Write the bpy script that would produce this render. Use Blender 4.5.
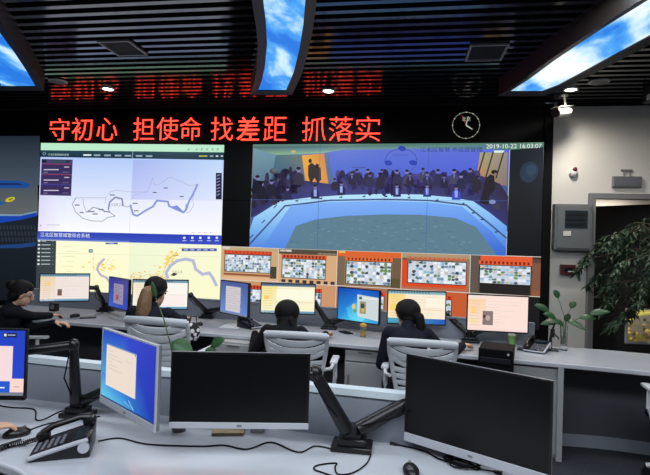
import bpy, bmesh, math, random
from mathutils import Vector, Matrix, Euler
random.seed(7)
for o in list(bpy.data.objects): bpy.data.objects.remove(o)
SC = bpy.context.scene
COL = SC.collection
PI = math.pi
R = math.radians

# ------------------------------------------------------------------ camera
F, YAW, PITCH, ROLL, CAM_H = 506.0, .1527, .0111, .0305, 1.6
_f = Vector((-math.sin(YAW)*math.cos(PITCH), math.cos(YAW)*math.cos(PITCH), math.sin(PITCH)))
_r0 = Vector((math.cos(YAW), math.sin(YAW), 0)); _d0 = _f.cross(_r0)
_r = math.cos(ROLL)*_r0 - math.sin(ROLL)*_d0
_d = math.sin(ROLL)*_r0 + math.cos(ROLL)*_d0
CAM = Vector((0, 0, CAM_H))
cam = bpy.data.cameras.new('camera'); cam.sensor_width = 36; cam.lens = F/650*36; cam.clip_start = .02
camo = bpy.data.objects.new('camera', cam); COL.objects.link(camo)
camo.matrix_world = Matrix(((_r.x, -_d.x, -_f.x, 0), (_r.y, -_d.y, -_f.y, 0), (_r.z, -_d.z, -_f.z, CAM_H), (0, 0, 0, 1)))
SC.camera = camo

# ------------------------------------------------------------------ exposure, world, large lights
SC.view_settings.view_transform = 'Standard'; SC.view_settings.look = 'None'
SC.view_settings.exposure = 0; SC.view_settings.gamma = 1; SC.view_settings.use_curve_mapping = False
wd = bpy.data.worlds.new('hall'); SC.world = wd; wd.use_nodes = True
wd.node_tree.nodes['Background'].inputs[0].default_value = (.62, .70, .85, 1)
wd.node_tree.nodes['Background'].inputs[1].default_value = .10

def area(name, loc, sx, sy, power, color=(1, 1, 1), rot=(0, 0, 0)):
    l = bpy.data.lights.new(name, 'AREA'); l.shape = 'RECTANGLE'; l.size = sx; l.size_y = sy; l.energy = power; l.color = color
    o = bpy.data.objects.new(name, l); COL.objects.link(o); o.location = loc; o.rotation_euler = rot
    return o
area('hall_fill_light', (-1.2, .2, 3.28), 3.4, 1.0, 88, (.86, .93, 1))  # added soft fill in place of unseen lamps behind the camera
area('hall_fill_light', (1.8, .2, 3.28), 2.0, 1.0, 75, (.90, .95, 1))  # added fill too, right-hand partner of the one above
area('hall_fill_light', (-.6, 3.3, 3.28), 3.6, .4, 62, (.9, .95, 1))  # fill added just out of view to brighten the far desk
area('hall_fill_light', (2.5, 4.3, 3.27), 1.0, .4, 20, (1, .97, .92))  # fill added to lift the white wall, no fitting hangs here
area('corridor_light', (3.0, 8.4, 2.5), 1.2, .8, 26, (1, .9, .78))

D = 5.7913*1.08                      # the plane of the video wall
CEIL = 3.315
ZT = .74                             # worktop height

def ray(px, py): return _f + (px-325)/F*_r + (py-237.5)/F*_d
def at_z(px, py, z=ZT):
    v = ray(px, py); return CAM + v*((z-CAM_H)/v.z)
def at_y(px, py, y=D):
    v = ray(px, py); return CAM + v*(y/v.y)
def at_d(px, py, Z): return CAM + ray(px, py)*Z

# ------------------------------------------------------------------ materials
def lin(c):
    return tuple(((v/255)/12.92 if v/255 <= .04045 else ((v/255+.055)/1.055)**2.4) for v in c[:3])
def mat(name, rgb, rough=.5, metal=0, spec=.5, noise=.08, scale=12, bump=0, coat=0):
    m = bpy.data.materials.new(name); m.use_nodes = True
    nt = m.node_tree; b = nt.nodes['Principled BSDF']
    c = lin(rgb)
    b.inputs['Roughness'].default_value = rough; b.inputs['Metallic'].default_value = metal
    b.inputs['Specular IOR Level'].default_value = spec; b.inputs['Coat Weight'].default_value = coat
    tc = nt.nodes.new('ShaderNodeTexCoord'); n = nt.nodes.new('ShaderNodeTexNoise')
    n.inputs['Scale'].default_value = scale; n.inputs['Detail'].default_value = 4
    nt.links.new(tc.outputs['Object'], n.inputs['Vector'])
    mx = nt.nodes.new('ShaderNodeMix'); mx.data_type = 'RGBA'
    mx.inputs[6].default_value = tuple(v*(1-noise) for v in c)+(1,)
    mx.inputs[7].default_value = tuple(min(1, v*(1+noise)) for v in c)+(1,)
    nt.links.new(n.outputs['Fac'], mx.inputs[0]); nt.links.new(mx.outputs[2], b.inputs['Base Color'])
    if bump:
        bp = nt.nodes.new('ShaderNodeBump'); bp.inputs['Strength'].default_value = bump; bp.inputs['Distance'].default_value = .01
        nt.links.new(n.outputs['Fac'], bp.inputs['Height']); nt.links.new(bp.outputs['Normal'], b.inputs['Normal'])
    return m
def emit(name, rgb, strength=1.0):
    m = bpy.data.materials.new(name); m.use_nodes = True
    b = m.node_tree.nodes['Principled BSDF']
    b.inputs['Base Color'].default_value = (.01, .01, .01, 1); b.inputs['Specular IOR Level'].default_value = .1
    b.inputs['Emission Color'].default_value = lin(rgb)+(1,); b.inputs['Emission Strength'].default_value = strength
    return m
def glow(name, strength):
    m = bpy.data.materials.new(name); m.use_nodes = True
    b = m.node_tree.nodes['Principled BSDF']
    b.inputs['Base Color'].default_value = (.008, .008, .008, 1); b.inputs['Roughness'].default_value = .35
    b.inputs['Specular IOR Level'].default_value = .2
    a = m.node_tree.nodes.new('ShaderNodeVertexColor'); a.layer_name = 'Col'
    m.node_tree.links.new(a.outputs['Color'], b.inputs['Emission Color'])
    b.inputs['Emission Strength'].default_value = strength
    return m
M = {}
M['black'] = mat('black_plastic', (18, 18, 20), .35)
M['matte_black'] = mat('matte_black', (10, 10, 12), .7, spec=.12)
M['bezel'] = mat('black_bezel', (16, 16, 18), .4)
M['grey_plastic'] = mat('grey_plastic', (120, 122, 126), .4)
M['silver'] = mat('silver_plastic', (188, 190, 198), .35)
M['screen_off'] = mat('screen_off', (7, 9, 11), .32, spec=.35, noise=.02)
M['chair'] = mat('chair_white_plastic', (205, 210, 216), .45)
M['chair_dark'] = mat('chair_dark_fabric', (26, 27, 30), .9, spec=.1, scale=200, bump=.2)
M['top'] = mat('worktop_stone', (190, 194, 202), .11, spec=.5, noise=.10, scale=2.2)
M['panel'] = mat('desk_panel', (140, 146, 158), .5, noise=.03)
M['panel_dark'] = mat('modesty_panel', (74, 76, 84), .55, noise=.03)
M['cap'] = mat('desk_cap', (205, 218, 224), .3)
M['cabinet'] = mat('cabinet_board', (168, 170, 172), .5)
M['wall'] = mat('wall_paint', (205, 202, 196), .8, noise=.02, scale=3)
M['wall_dark'] = mat('dark_wall', (30, 30, 32), .8)
M['carpet'] = mat('carpet', (60, 62, 68), .95, spec=.1, noise=.35, scale=35, bump=.3)
M['slat'] = mat('ceiling_slat', (32, 32, 36), .12, spec=.7, noise=.05)
M['ceil'] = mat('ceiling_void', (6, 6, 7), .9, spec=.1)
M['lightbox'] = mat('lightbox_frame', (38, 32, 30), .45)
M['vent'] = mat('vent_metal', (150, 150, 152), .5)
M['vent_dark'] = mat('vent_dark', (72, 72, 75), .6)
M['skin'] = mat('skin', (214, 170, 142), .55, scale=30)
M['hair'] = mat('black_hair', (14, 12, 12), .7, spec=.25, scale=60, bump=.3)
M['hair_brown'] = mat('brown_hair', (128, 98, 68), .5, noise=.3, scale=45, bump=.3)
M['suit'] = mat('dark_suit', (20, 21, 28), .85, spec=.2, scale=90, bump=.15)
M['navy'] = mat('navy_suit', (24, 27, 40), .85, spec=.2, scale=90, bump=.15)
M['shoe'] = mat('black_shoe', (12, 12, 12), .4)
M['eye'] = mat('eye', (30, 22, 18), .2)
M['leaf'] = mat('leaf_green', (46, 84, 46), .45, noise=.35, scale=9)
M['leaf_dark'] = mat('leaf_dark_green', (48, 70, 48), .55, noise=.4, scale=7)
M['stem'] = mat('plant_stem', (84, 104, 62), .6)
M['bark'] = mat('bark', (70, 56, 44), .8, bump=.4)
M['pot'] = mat('pot_ceramic', (92, 92, 96), .4)
M['soil'] = mat('soil', (36, 28, 22), .95)
M['red_box'] = mat('red_alarm_box', (88, 18, 24), .45)
M['control_grey'] = mat('control_cabinet', (104, 108, 110), .45)
M['control_window'] = mat('control_window', (32, 44, 50), .25)
M['frame_grey'] = mat('door_frame_metal', (120, 120, 120), .45)
M['white'] = mat('white_plastic', (215, 214, 210), .4)
M['sign_grey'] = mat('exit_sign_unlit', (98, 98, 106), .4)
M['yellow'] = mat('yellow_lid', (214, 160, 56), .4)
M['paper'] = mat('paper', (214, 216, 220), .8)
M['note'] = mat('notebook_cover', (160, 140, 104), .7, noise=.3, scale=30)
M['dark_metal'] = mat('dark_metal', (40, 40, 44), .4, .5)
M['green_plastic'] = mat('green_cup', (120, 160, 90), .4)
M['key'] = mat('phone_key', (96, 100, 110), .5)
g = bpy.data.materials.new('glass'); g.use_nodes = True
gb = g.node_tree.nodes['Principled BSDF']; gb.inputs['Transmission Weight'].default_value = .95; gb.inputs['Roughness'].default_value = .03
gb.inputs['IOR'].default_value = 1.3; gb.inputs['Base Color'].default_value = (.9, .95, .92, 1)
M['glass'] = g
M['video'] = glow('video_wall_picture', 1.0)
M['monitor'] = glow('monitor_picture', 1.0)
M['led'] = emit('led_red', (255, 60, 46), 3.4)
M['led_white'] = emit('clock_led', (205, 210, 190), .75)
M['led_pink'] = emit('clock_second_led', (220, 90, 110), .8)
M['lamp'] = emit('downlight_lens', (255, 246, 226), 14)
# black and white spotted cloth
s = mat('spotted_cloth', (20, 20, 22), .8); M['spots'] = s
vt = s.node_tree.nodes.new('ShaderNodeTexVoronoi'); vt.inputs['Scale'].default_value = 26
cr = s.node_tree.nodes.new('ShaderNodeValToRGB'); cr.color_ramp.interpolation = 'CONSTANT'
cr.color_ramp.elements[0].color = (.75, .75, .77, 1); cr.color_ramp.elements[1].color = (.012, .012, .015, 1); cr.color_ramp.elements[1].position = .42
s.node_tree.links.new([n for n in s.node_tree.nodes if n.type == 'TEX_COORD'][0].outputs['Object'], vt.inputs['Vector'])
s.node_tree.links.new(vt.outputs['Distance'], cr.inputs[0]); s.node_tree.links.new(cr.outputs[0], s.node_tree.nodes['Principled BSDF'].inputs['Base Color'])
# printed skies of the ceiling light boxes: a bluer and a cloudier print
def sky_print(name, where, shift):
    s = bpy.data.materials.new(name); s.use_nodes = True; M[name] = s
    nt = s.node_tree; b = nt.nodes['Principled BSDF']; tc = nt.nodes.new('ShaderNodeTexCoord')
    mp = nt.nodes.new('ShaderNodeMapping'); mp.inputs['Scale'].default_value = (2.6, 1.1, 1); mp.inputs['Rotation'].default_value = (0, 0, .5); mp.inputs['Location'].default_value = where
    n1 = nt.nodes.new('ShaderNodeTexNoise'); n1.inputs['Scale'].default_value = 1.1; n1.inputs['Detail'].default_value = 7; n1.inputs['Roughness'].default_value = .55
    n1.inputs['Distortion'].default_value = .4
    cr = nt.nodes.new('ShaderNodeValToRGB'); e = cr.color_ramp.elements
    e[0].position = .40+shift; e[0].color = lin((28, 116, 220))+(1,); e[1].position = .67+shift; e[1].color = lin((244, 251, 255))+(1,)
    k = e.new(.49+shift); k.color = lin((70, 160, 238))+(1,); k = e.new(.57+shift); k.color = lin((180, 220, 246))+(1,)
    nt.links.new(tc.outputs['Object'], mp.inputs[0]); nt.links.new(mp.outputs[0], n1.inputs['Vector']); nt.links.new(n1.outputs['Fac'], cr.inputs[0])
    nt.links.new(cr.outputs[0], b.inputs['Emission Color']); b.inputs['Emission Strength'].default_value = 1.1; b.inputs['Base Color'].default_value = (.02, .02, .02, 1)
sky_print('sky', (2.4, 1.1, 0), .03); sky_print('sky_cloudy', (3.3, -.8, 0), -.06)

# ------------------------------------------------------------------ mesh helpers
class MB:
    """collects shapes, then links them as one mesh object"""
    def __init__(self): self.bm = bmesh.new(); self.mi = 0
    def _add(self, b, mx=None):
        if mx is not None: bmesh.ops.transform(b, matrix=mx, verts=b.verts)
        for f in b.faces: f.material_index = self.mi
        me = bpy.data.meshes.new('t'); b.to_mesh(me); b.free(); self.bm.from_mesh(me); bpy.data.meshes.remove(me)
        return self
    def box(self, c, s, bevel=0, rot=None, seg=2):
        b = bmesh.new(); bmesh.ops.create_cube(b, size=1)
        bmesh.ops.scale(b, vec=s, verts=b.verts)
        if bevel: bmesh.ops.bevel(b, geom=b.edges[:], offset=bevel, segments=seg, profile=.5, affect='EDGES')
        mx = Matrix.Translation(c)
        if rot is not None: mx = mx @ (rot if isinstance(rot, Matrix) else Euler(rot).to_matrix().to_4x4())
        return self._add(b, mx)
    def cyl(self, a, b_, r, r2=None, n=16, cap=True):
        a, b_ = Vector(a), Vector(b_); v = b_-a
        b = bmesh.new(); bmesh.ops.create_cone(b, cap_ends=cap, segments=n, radius1=r, radius2=r if r2 is None else r2, depth=v.length)
        q = v.to_track_quat('Z', 'Y').to_matrix().to_4x4()
        return self._add(b, Matrix.Translation((a+b_)/2) @ q)
    def ell(self, c, r, rot=None, u=16, v=10):
        b = bmesh.new(); bmesh.ops.create_uvsphere(b, u_segments=u, v_segments=v, radius=1)
        mx = Matrix.Translation(c)
        if rot is not None: mx = mx @ rot.to_4x4()
        return self._add(b, mx @ Matrix.Diagonal((r[0], r[1], r[2], 1)))
    def tube(self, pts, r, n=8, closed=False, flat=1.0):
        """swept tube; r a number or one per point; flat squashes the section vertically"""
        pts = [Vector(p) for p in pts]; N = len(pts)
        rs = r if isinstance(r, (list, tuple)) else [r]*N
        b = bmesh.new(); rings = []
        for i, p in enumerate(pts):
            t = (pts[(i+1) % N]-pts[i-1]) if closed or 0 < i < N-1 else (pts[1]-pts[0] if i == 0 else pts[-1]-pts[-2])
            t.normalize(); up = Vector((0, 0, 1)) if abs(t.z) < .95 else Vector((0, 1, 0))
            x = t.cross(up).normalized(); y = x.cross(t).normalized()
            rings.append([b.verts.new(p+x*math.cos(2*PI*k/n)*rs[i]+y*math.sin(2*PI*k/n)*rs[i]*flat) for k in range(n)])
        for i in range(N if closed else N-1):
            A, B = rings[i], rings[(i+1) % N]
            for k in range(n): b.faces.new((A[k], A[(k+1) % n], B[(k+1) % n], B[k]))
        if not closed: b.faces.new(rings[0][::-1]); b.faces.new(rings[-1])
        bmesh.ops.recalc_face_normals(b, faces=b.faces)
        return self._add(b)
    def lathe(self, prof, c=(0, 0, 0), n=20):
        b = bmesh.new(); rings = []
        for r, z in prof: rings.append([b.verts.new((max(r, 1e-4)*math.cos(2*PI*k/n), max(r, 1e-4)*math.sin(2*PI*k/n), z)) for k in range(n)])
        for A, B in zip(rings, rings[1:]):
            for k in range(n): b.faces.new((A[k], A[(k+1) % n], B[(k+1) % n], B[k]))
        b.faces.new(rings[0][::-1]); b.faces.new(rings[-1])
        bmesh.ops.recalc_face_normals(b, faces=b.faces)
        return self._add(b, Matrix.Translation(c))
    def prism(self, pts, z0, z1, bevel=0, mx=None):
        b = bmesh.new(); vs = [b.verts.new((p[0], p[1], z0)) for p in pts]
        f = b.faces.new(vs); ex = bmesh.ops.extrude_face_region(b, geom=[f])
        for v in ex['geom']:
            if isinstance(v, bmesh.types.BMVert): v.co.z = z1
        bmesh.ops.recalc_face_normals(b, faces=b.faces)
        if bevel:
            es = [e for e in b.edges if abs(e.verts[0].co.z-e.verts[1].co.z) < 1e-6]
            bmesh.ops.bevel(b, geom=es, offset=bevel, segments=3, profile=.5, affect='EDGES')
        return self._add(b, mx)
    def lift(self, z): bmesh.ops.translate(self.bm, vec=(0, 0, z), verts=self.bm.verts); return self
    def quad(self, p):
        b = bmesh.new(); b.faces.new([b.verts.new(q) for q in p]); return self._add(b)
    def wallstrip(self, line, z0, z1, th):
        """upright strip of thickness th (towards +y) along a polyline"""
        out = [(p[0], p[1]) for p in line]; back = [(p[0], p[1]+th) for p in reversed(line)]
        return self.prism(out+back, z0, z1)
    def build(self, name, m, parent=None, smooth=False, angle=40):
        me = bpy.data.meshes.new(name); self.bm.to_mesh(me); self.bm.free()
        for x in (m if isinstance(m, (list, tuple)) else [m]): me.materials.append(M[x] if isinstance(x, str) else x)
        if smooth:
            for p in me.polygons: p.use_smooth = True
            try: me.set_sharp_from_angle(angle=R(angle))
            except Exception: pass
        o = bpy.data.objects.new(name, me); COL.objects.link(o)
        if parent is not None: o.parent = parent
        return o

def tag(o, label=None, cat=None, group=None, kind=None):
    if label: o['label'] = label
    if cat: o['category'] = cat
    if group: o['group'] = group
    if kind: o['kind'] = kind
    return o
def thing(name, label, cat, loc=(0, 0, 0), rz=0, group=None):
    o = bpy.data.objects.new(name, None); COL.objects.link(o); o.empty_display_size = .1
    o.location = loc; o.rotation_euler = (0, 0, rz)
    return tag(o, label, cat, group)
KIDS = {}
def dup(root, loc, rz, label=None, group=None):
    r = root.copy(); COL.objects.link(r); r.location = loc; r.rotation_euler = (0, 0, rz)
    if label: r['label'] = label
    if group: r['group'] = group
    for ch in root.children:
        c = ch.copy(); COL.objects.link(c); c.parent = r
        for gch in ch.children:
            d = gch.copy(); COL.objects.link(d); d.parent = c
    return r
_tc = {}
def glyphs(body, thin=0):
    """triangles of a line of text in units of its height, as (verts, faces, width)"""
    if (body, thin) in _tc: return _tc[body, thin]
    cu = bpy.data.curves.new('t', 'FONT'); cu.body = body; cu.resolution_u = 3; cu.offset = -thin
    o = bpy.data.objects.new('t', cu); COL.objects.link(o)
    dg = bpy.context.evaluated_depsgraph_get(); dg.update()
    me = bpy.data.meshes.new_from_object(o.evaluated_get(dg))
    vs = [(v.co.x, v.co.y) for v in me.vertices]; fs = [tuple(p.vertices) for p in me.polygons]
    bpy.data.objects.remove(o); bpy.data.meshes.remove(me); bpy.data.curves.remove(cu)
    _tc[body, thin] = (vs, fs)
    return vs, fs

class Canvas:
    """a flat lit picture: coloured polygons on thin layers; fn maps picture coordinates to a point, nrm points at the viewer"""
    def __init__(self, fn, nrm, eps=.0006): self.fn, self.n, self.eps, self.l = fn, Vector(nrm), eps, 0; self.v, self.f, self.c = [], [], []
    def up(self): self.l += 1; return self
    def poly(self, pts, col):
        """col: one colour or one per point"""
        i = len(self.v); cols = col if isinstance(col, list) else [col]*len(pts)
        for p in pts: self.v.append(Vector(self.fn(*p))+self.n*self.eps*self.l)
        self.f.append(list(range(i, i+len(pts)))); self.c.append([lin(c) for c in cols])
    def rect(self, x0, y0, x1, y1, col): self.poly([(x0, y0), (x1, y0), (x1, y1), (x0, y1)], col)
    def grad(self, x0, y0, x1, y1, ct, cb, n=1):
        self.poly([(x0, y0), (x1, y0), (x1, y1), (x0, y1)], [ct, ct, cb, cb])
    def ell(self, cx, cy, rx, ry, col, n=12, a=0):
        self.poly([(cx+rx*math.cos(t)*math.cos(a)-ry*math.sin(t)*math.sin(a), cy+rx*math.cos(t)*math.sin(a)+ry*math.sin(t)*math.cos(a)) for t in [2*PI*k/n for k in range(n)]], col)
    def line(self, pts, w, col):
        for (a, b), (c, d) in zip(pts, pts[1:]):
            L = math.hypot(c-a, d-b) or 1; nx, ny = -(d-b)/L*w/2, (c-a)/L*w/2; ex, ey = (c-a)/L*w*.3, (d-b)/L*w*.3
            self.poly([(a+nx-ex, b+ny-ey), (c+nx+ex, d+ny+ey), (c-nx+ex, d-ny+ey), (a-nx-ex, b-ny-ey)], col)
    def text(self, body, x, y, h, col, w=None, slope=0):
        vs, fs = glyphs(body)
        if not vs: return
        x1 = max(v[0] for v in vs); k = (w/x1) if w else h
        i = len(self.v)
        for a, b in vs: self.v.append(Vector(self.fn(x+a*k, y-b*h+a*k*slope))+self.n*self.eps*self.l)
        for f in fs: self.f.append([i+j for j in f]); self.c.append([lin(col)]*len(f))
    def build(self, name, m, parent=None):
        me = bpy.data.meshes.new(name); me.from_pydata(self.v, [], self.f)
        ca = me.color_attributes.new('Col', 'FLOAT_COLOR', 'CORNER'); k = 0
        for cs in self.c:
            for c in cs: ca.data[k].color = (*c, 1); k += 1
        me.materials.append(M[m]); o = bpy.data.objects.new(name, me); COL.objects.link(o)
        if parent is not None: o.parent = parent
        return o

# ------------------------------------------------------------------ the setting
VX0, VX1 = -7.4, 1.60                # video wall from left to right
def struct(name, mb, m): return tag(mb.build(name, m), kind='structure')
struct('floor', MB().box((-1.5, 3.4, -.05), (13, 8.4, .1)), 'carpet')
OX0, OX1, OZ = 2.17, 3.20, 2.215     # the doorway
struct('wall_back', MB().box(((VX1+.1+OX0)/2, D+.08, CEIL/2+.1), (OX0-VX1-.1, .12, CEIL+.2)), 'wall')
struct('wall_back', MB().box(((OX0+OX1)/2, D+.08, (OZ+CEIL+.2)/2), (OX1-OX0, .12, CEIL+.2-OZ)), 'wall')
struct('wall_back', MB().box(((OX1+5)/2, D+.08, CEIL/2+.1), (5-OX1, .12, CEIL+.2)), 'wall')
w = MB(); w.box((-2.85, D+.36, CEIL/2), (9.1, .06, CEIL+.3)); struct('wall_behind_screens', w, 'wall_dark')
c = MB(); c.box((-1.2, 3.9, CEIL+.16), (12.5, 4.9, .04)); c.mi = 1
y = 1.62
while y < D-.03:
    c.box((-1.2, y, CEIL+.025), (12.4, .05, .05)); y += .13
struct('ceiling', c, ['ceil', 'slat'])
struct('trim_ceiling', MB().box((3.4, D-.01, CEIL-.012), (3.3, .05, .03)), 'matte_black')
struct('baseboard_back', MB().box(((VX1+.1+OX0)/2, D+.012, .05), (OX0-VX1-.1, .02, .1)), 'panel_dark')
# doorway: frame and the room beyond
fr = MB(); t = .065
fr.box((OX0-t/2+.01, D, OZ/2), (t, .1, OZ), .004); fr.box(((OX0+OX1)/2, D, OZ+t/2-.01), (OX1-OX0+t*2-.02, .1, t), .004); fr.box((OX1+t/2-.01, D, OZ/2), (t, .1, OZ), .004)
d1 = struct('door_1', fr, 'frame_grey')
leaf = MB(); leaf.box((-.5, -.02, 1.095), (1.0, .04, 2.17), .003)
dl = leaf.build('door_leaf', 'wall_dark', d1); dl.location = (3.17, D+.07, .0); dl.rotation_euler = (0, 0, R(-43))
h = MB(); h.cyl((-.93, -.04, 1.02), (-.93, -.09, 1.02), .012); h.cyl((-.93, -.09, 1.02), (-.81, -.09, 1.02), .009)
h.build('door_handle', 'frame_grey', dl)
for c_, s_ in (((3.45, 9.0, 1.35), (3.3, .06, 2.7)), ((1.86, 7.7, 1.35), (.06, 2.55, 2.7)), ((5.1, 7.7, 1.35), (.06, 2.55, 2.7))): struct('wall_corridor', MB().box(c_, s_), 'wall')
struct('ceiling_corridor', MB().box((3.48, 7.7, 2.73), (3.3, 2.6, .06)), 'wall'); struct('floor_corridor', MB().box((3.48, 8.3, -.05), (3.3, 1.4, .1)), 'carpet')

# ------------------------------------------------------------------ video wall
def W(px, py): p = at_y(px, py, D); return (p.x, D-.0, p.z)
TW, TH = 1.2096*1.08, .6804*1.08
TX0, TZ0 = -4.5593*1.08, 1.6+1.1556*1.08
vw = thing('video_wall', 'wall-wide video wall showing maps, a meeting feed and camera pictures', 'video wall', (0, 0, 0))
b = MB(); b.box(((VX0+VX1)/2, D+.17, 1.76), (VX1-VX0, .28, 2.26)); b.box(((VX0+VX1)/2, D+.15, .32), (VX1-VX0, .3, .64)); b.build('cabinet', 'matte_black', vw)
b = MB(); b.box((VX1+.055, D+.1, CEIL/2), (.1, .24, CEIL), .004); b.build('side_frame', 'matte_black', vw)
for r_ in range(3):
    for t_ in range(-2, 5):
        x = TX0+TW*(t_+.5); z = TZ0-TH*(r_+.5)
        MB().box((x, D+.017, z), (TW-.004, .026, TH-.004)).build('display_panel', 'screen_off', vw)
def vcanvas(): return Canvas(W, (0, -1, 0), .0005)
SEAMS = [-1, 0, 1, 2, 3, 4]
# --- the 3D scene on the left-hand panels
c = vcanvas(); c.l = 9
c.grad(-160, 136, 40, 185, (30, 40, 52), (70, 82, 96)); c.grad(-160, 185, 38, 215, (72, 82, 92), (96, 100, 102)); c.grad(-160, 214, 37.5, 300, (26, 34, 44), (16, 22, 30))
c.up(); c.poly([(-160, 176), (20, 181), (31, 184), (28, 188), (-160, 190)], (28, 74, 150)); c.up(); c.poly([(-160, 182), (18, 183), (24, 185), (-160, 187)], (22, 46, 92))
c.poly([(-160, 226), (0, 216), (20, 216), (37, 212), (37, 216), (20, 220), (0, 223), (-160, 240)], (24, 66, 170)); c.up()
c.poly([(-160, 219), (0, 214), (20, 214.5), (37, 211), (37, 212.5), (20, 216), (0, 216), (-160, 224)], (120, 150, 170))
c.poly([(-160, 244), (0, 245), (20, 244), (36, 242), (36, 246), (20, 248), (-160, 250)], (30, 64, 118))
for i in range(12):
    for j in range(3): c.poly([(-4+i*3.4+j, 226+j*6), (-2.2+i*3.4+j, 225+j*6), (-1+i*3.4+j, 229+j*6), (-2.8+i*3.4+j, 230+j*6)], (40, 50, 60))
c.poly([(-20, 203), (0, 201), (6, 203), (0, 206), (-20, 208)], (30, 90, 150)); c.ell(10.5, 199.5, 5, 2.2, (206, 190, 40), a=-.3); c.up(); c.ell(11, 199.3, 2.6, 1, (120, 130, 50), a=-.3)
tag(c.build('virtual_scene', 'video', vw), 'dark blue three-dimensional scene with a small yellow boat')
# --- upper map
c = vcanvas(); c.l = 9
def L(a, b, x0, y0, s=5.91): return (x0+a/s, y0+b/s)
xl = lambda y: 41.2-(y-143)*.033
xr = lambda y: 224.3-(y-145)*.030
def band(y0l, y1l, y0r, y1r, ct, cb=None):
    cb = cb or ct; c.poly([(xl(y0l), y0l), (xr(y0r), y0r), (xr(y1r), y1r), (xl(y1l), y1l)], [ct, ct, cb, cb])
band(143, 150.2, 145, 152.4, (188, 236, 204)); band(150.2, 157, 152.4, 160, (34, 70, 84), (24, 50, 70))
band(157, 200, 160, 200, (178, 204, 250), (226, 232, 254)); band(200, 232, 200, 237, (232, 236, 254), (254, 254, 255))
c.up(); c.poly([(133.3, 160), (222, 160), (222, 199.5), (131.5, 199.5)], [(166, 182, 240), (190, 218, 252), (222, 232, 255), (200, 206, 250)])
c.poly([(41, 158), (68, 158), (66, 230), (38.5, 230)], [(190, 202, 248), (180, 206, 250), (252, 252, 255), (238, 228, 252)])
c.line([(40, 198), (131, 199.2), (221.5, 200.2)], .35, (206, 210, 226)); c.line([(133.3, 144.2), (129.4, 238)], .35, (196, 212, 226))
for a in (188, 196, 201, 206.5, 212, 217): c.rect(a, 148.6, a+1.6, 150.2, (130, 168, 150))
for i, a in enumerate((83.5, 94, 104.5, 115, 125, 136, 146)): c.rect(a, 154.3+i*.18, a+6.5+(i == 0)*1.5, 155.9+i*.18, (226, 236, 238) if i < 1 else (150, 176, 184))
c.text('江北区智慧城市管理', 48, 155.4, 2.4, (190, 210, 214), w=21, slope=.02); c.ell(44.6, 153.7, 1.6, 1.6, (120, 150, 160)); c.up(); c.ell(44.6, 153.7, .9, .9, (30, 60, 80))
for a, b_, k in ((199, 207.5, (190, 180, 70)), (210, 213.5, (160, 180, 190)), (216, 218.5, (220, 230, 235)), (221, 223, (220, 230, 235))): c.rect(a, 155.5, b_, 156.8, k)
c.poly([(42, 159), (73, 159.7), (71.3, 196), (40.4, 195.2)], (76, 66, 116)); c.up()
for k in range(3):
    y0 = 164+k*10.4; c.poly([(41.8-k*.3, y0), (72.2-k*.3, y0+.5), (72-k*.3, y0+9.6), (41.5-k*.3, y0+9.1)], (58, 46, 92)); c.up()
    c.line([(42-k*.3, y0), (72.2-k*.3, y0+.5)], .7, (150, 56, 84) if k < 2 else (52, 56, 150)); c.rect(44, y0+5.2, 59, y0+6.2, (206, 200, 220)); c.rect(44, y0+8, 48, y0+8.7, (140, 130, 160)); c.rect(64.5, y0+2.6, 69.5, y0+3.6, (200, 190, 210)); c.rect(63, y0+7.9, 69, y0+8.5, (120, 108, 140))
c.rect(42.2, 159.4, 47, 162.6, (30, 36, 56)); c.rect(49.5, 159.8, 70.5, 163, (60, 72, 92)); c.rect(66.5, 160.4, 70, 162.4, (24, 30, 44))
riv = [L(400, 275, 130, 138), L(380, 320, 130, 138), L(350, 375, 130, 138), L(335, 420, 130, 138), L(318, 440, 130, 138), L(270, 420, 130, 138), L(232, 402, 130, 138), L(226, 376, 130, 138), L(160, 370, 130, 138), L(138, 405, 130, 138), L(92, 430, 130, 138), L(45, 460, 130, 138), L(20, 452, 130, 138), L(4, 398, 130, 138)]
c.line(riv, 1.9, (140, 152, 214)); c.poly([L(250, 405, 130, 138), L(280, 398, 130, 138), L(320, 438, 130, 138), L(290, 428, 130, 138)], (128, 140, 214)); c.poly([L(325, 440, 130, 138), L(330, 395, 130, 138), L(360, 365, 130, 138), L(345, 400, 130, 138)], (150, 160, 218))
c.line([L(4, 398, 130, 138), L(570, 397, 36, 138), L(545, 408, 36, 138), L(516, 400, 36, 138)], .9, (170, 176, 206))
c.line([L(516, 400, 36, 138), L(510, 360, 36, 138), L(470, 350, 36, 138), L(437, 380, 36, 138), L(430, 420, 36, 138)], 1.5, (130, 138, 176))
c.line([L(430, 425, 36, 138), L(440, 440, 36, 138), L(405, 432, 36, 138), L(380, 420, 36, 138), L(340, 410, 36, 138), L(300, 440, 36, 138)], .9, (138, 142, 170))
thin = (120, 126, 142)
c.line([L(240, 352, 36, 138), L(216, 390, 36, 138), L(236, 438, 36, 138), L(280, 475, 36, 138), L(330, 490, 36, 138), L(395, 492, 36, 138), L(425, 470, 36, 138), L(470, 462, 36, 138), L(440, 440, 36, 138)], .6, thin)
c.line([L(240, 352, 36, 138), L(415, 353, 36, 138), L(410, 385, 36, 138)], .35, (160, 166, 182)); c.line([L(280, 360, 36, 138), L(285, 400, 36, 138), L(300, 440, 36, 138)], .4, thin)
c.line([L(410, 353, 36, 138), L(440, 320, 36, 138), L(470, 310, 36, 138), L(570, 320, 36, 138), (148, 192), (151, 183), (153, 178), (154.5, 185), (160, 184), (165, 181), (168, 178), (172, 177.5), (177, 180), (184, 183), (190, 186), (197, 184.5)], .3, (150, 158, 184))
c.line([(197, 184.5), (193, 198), (193.5, 206), (190, 212), (186, 213)], .4, (150, 158, 200)); c.line([(148, 192), (135, 195), (132, 199)], .3, (160, 168, 200))
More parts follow.
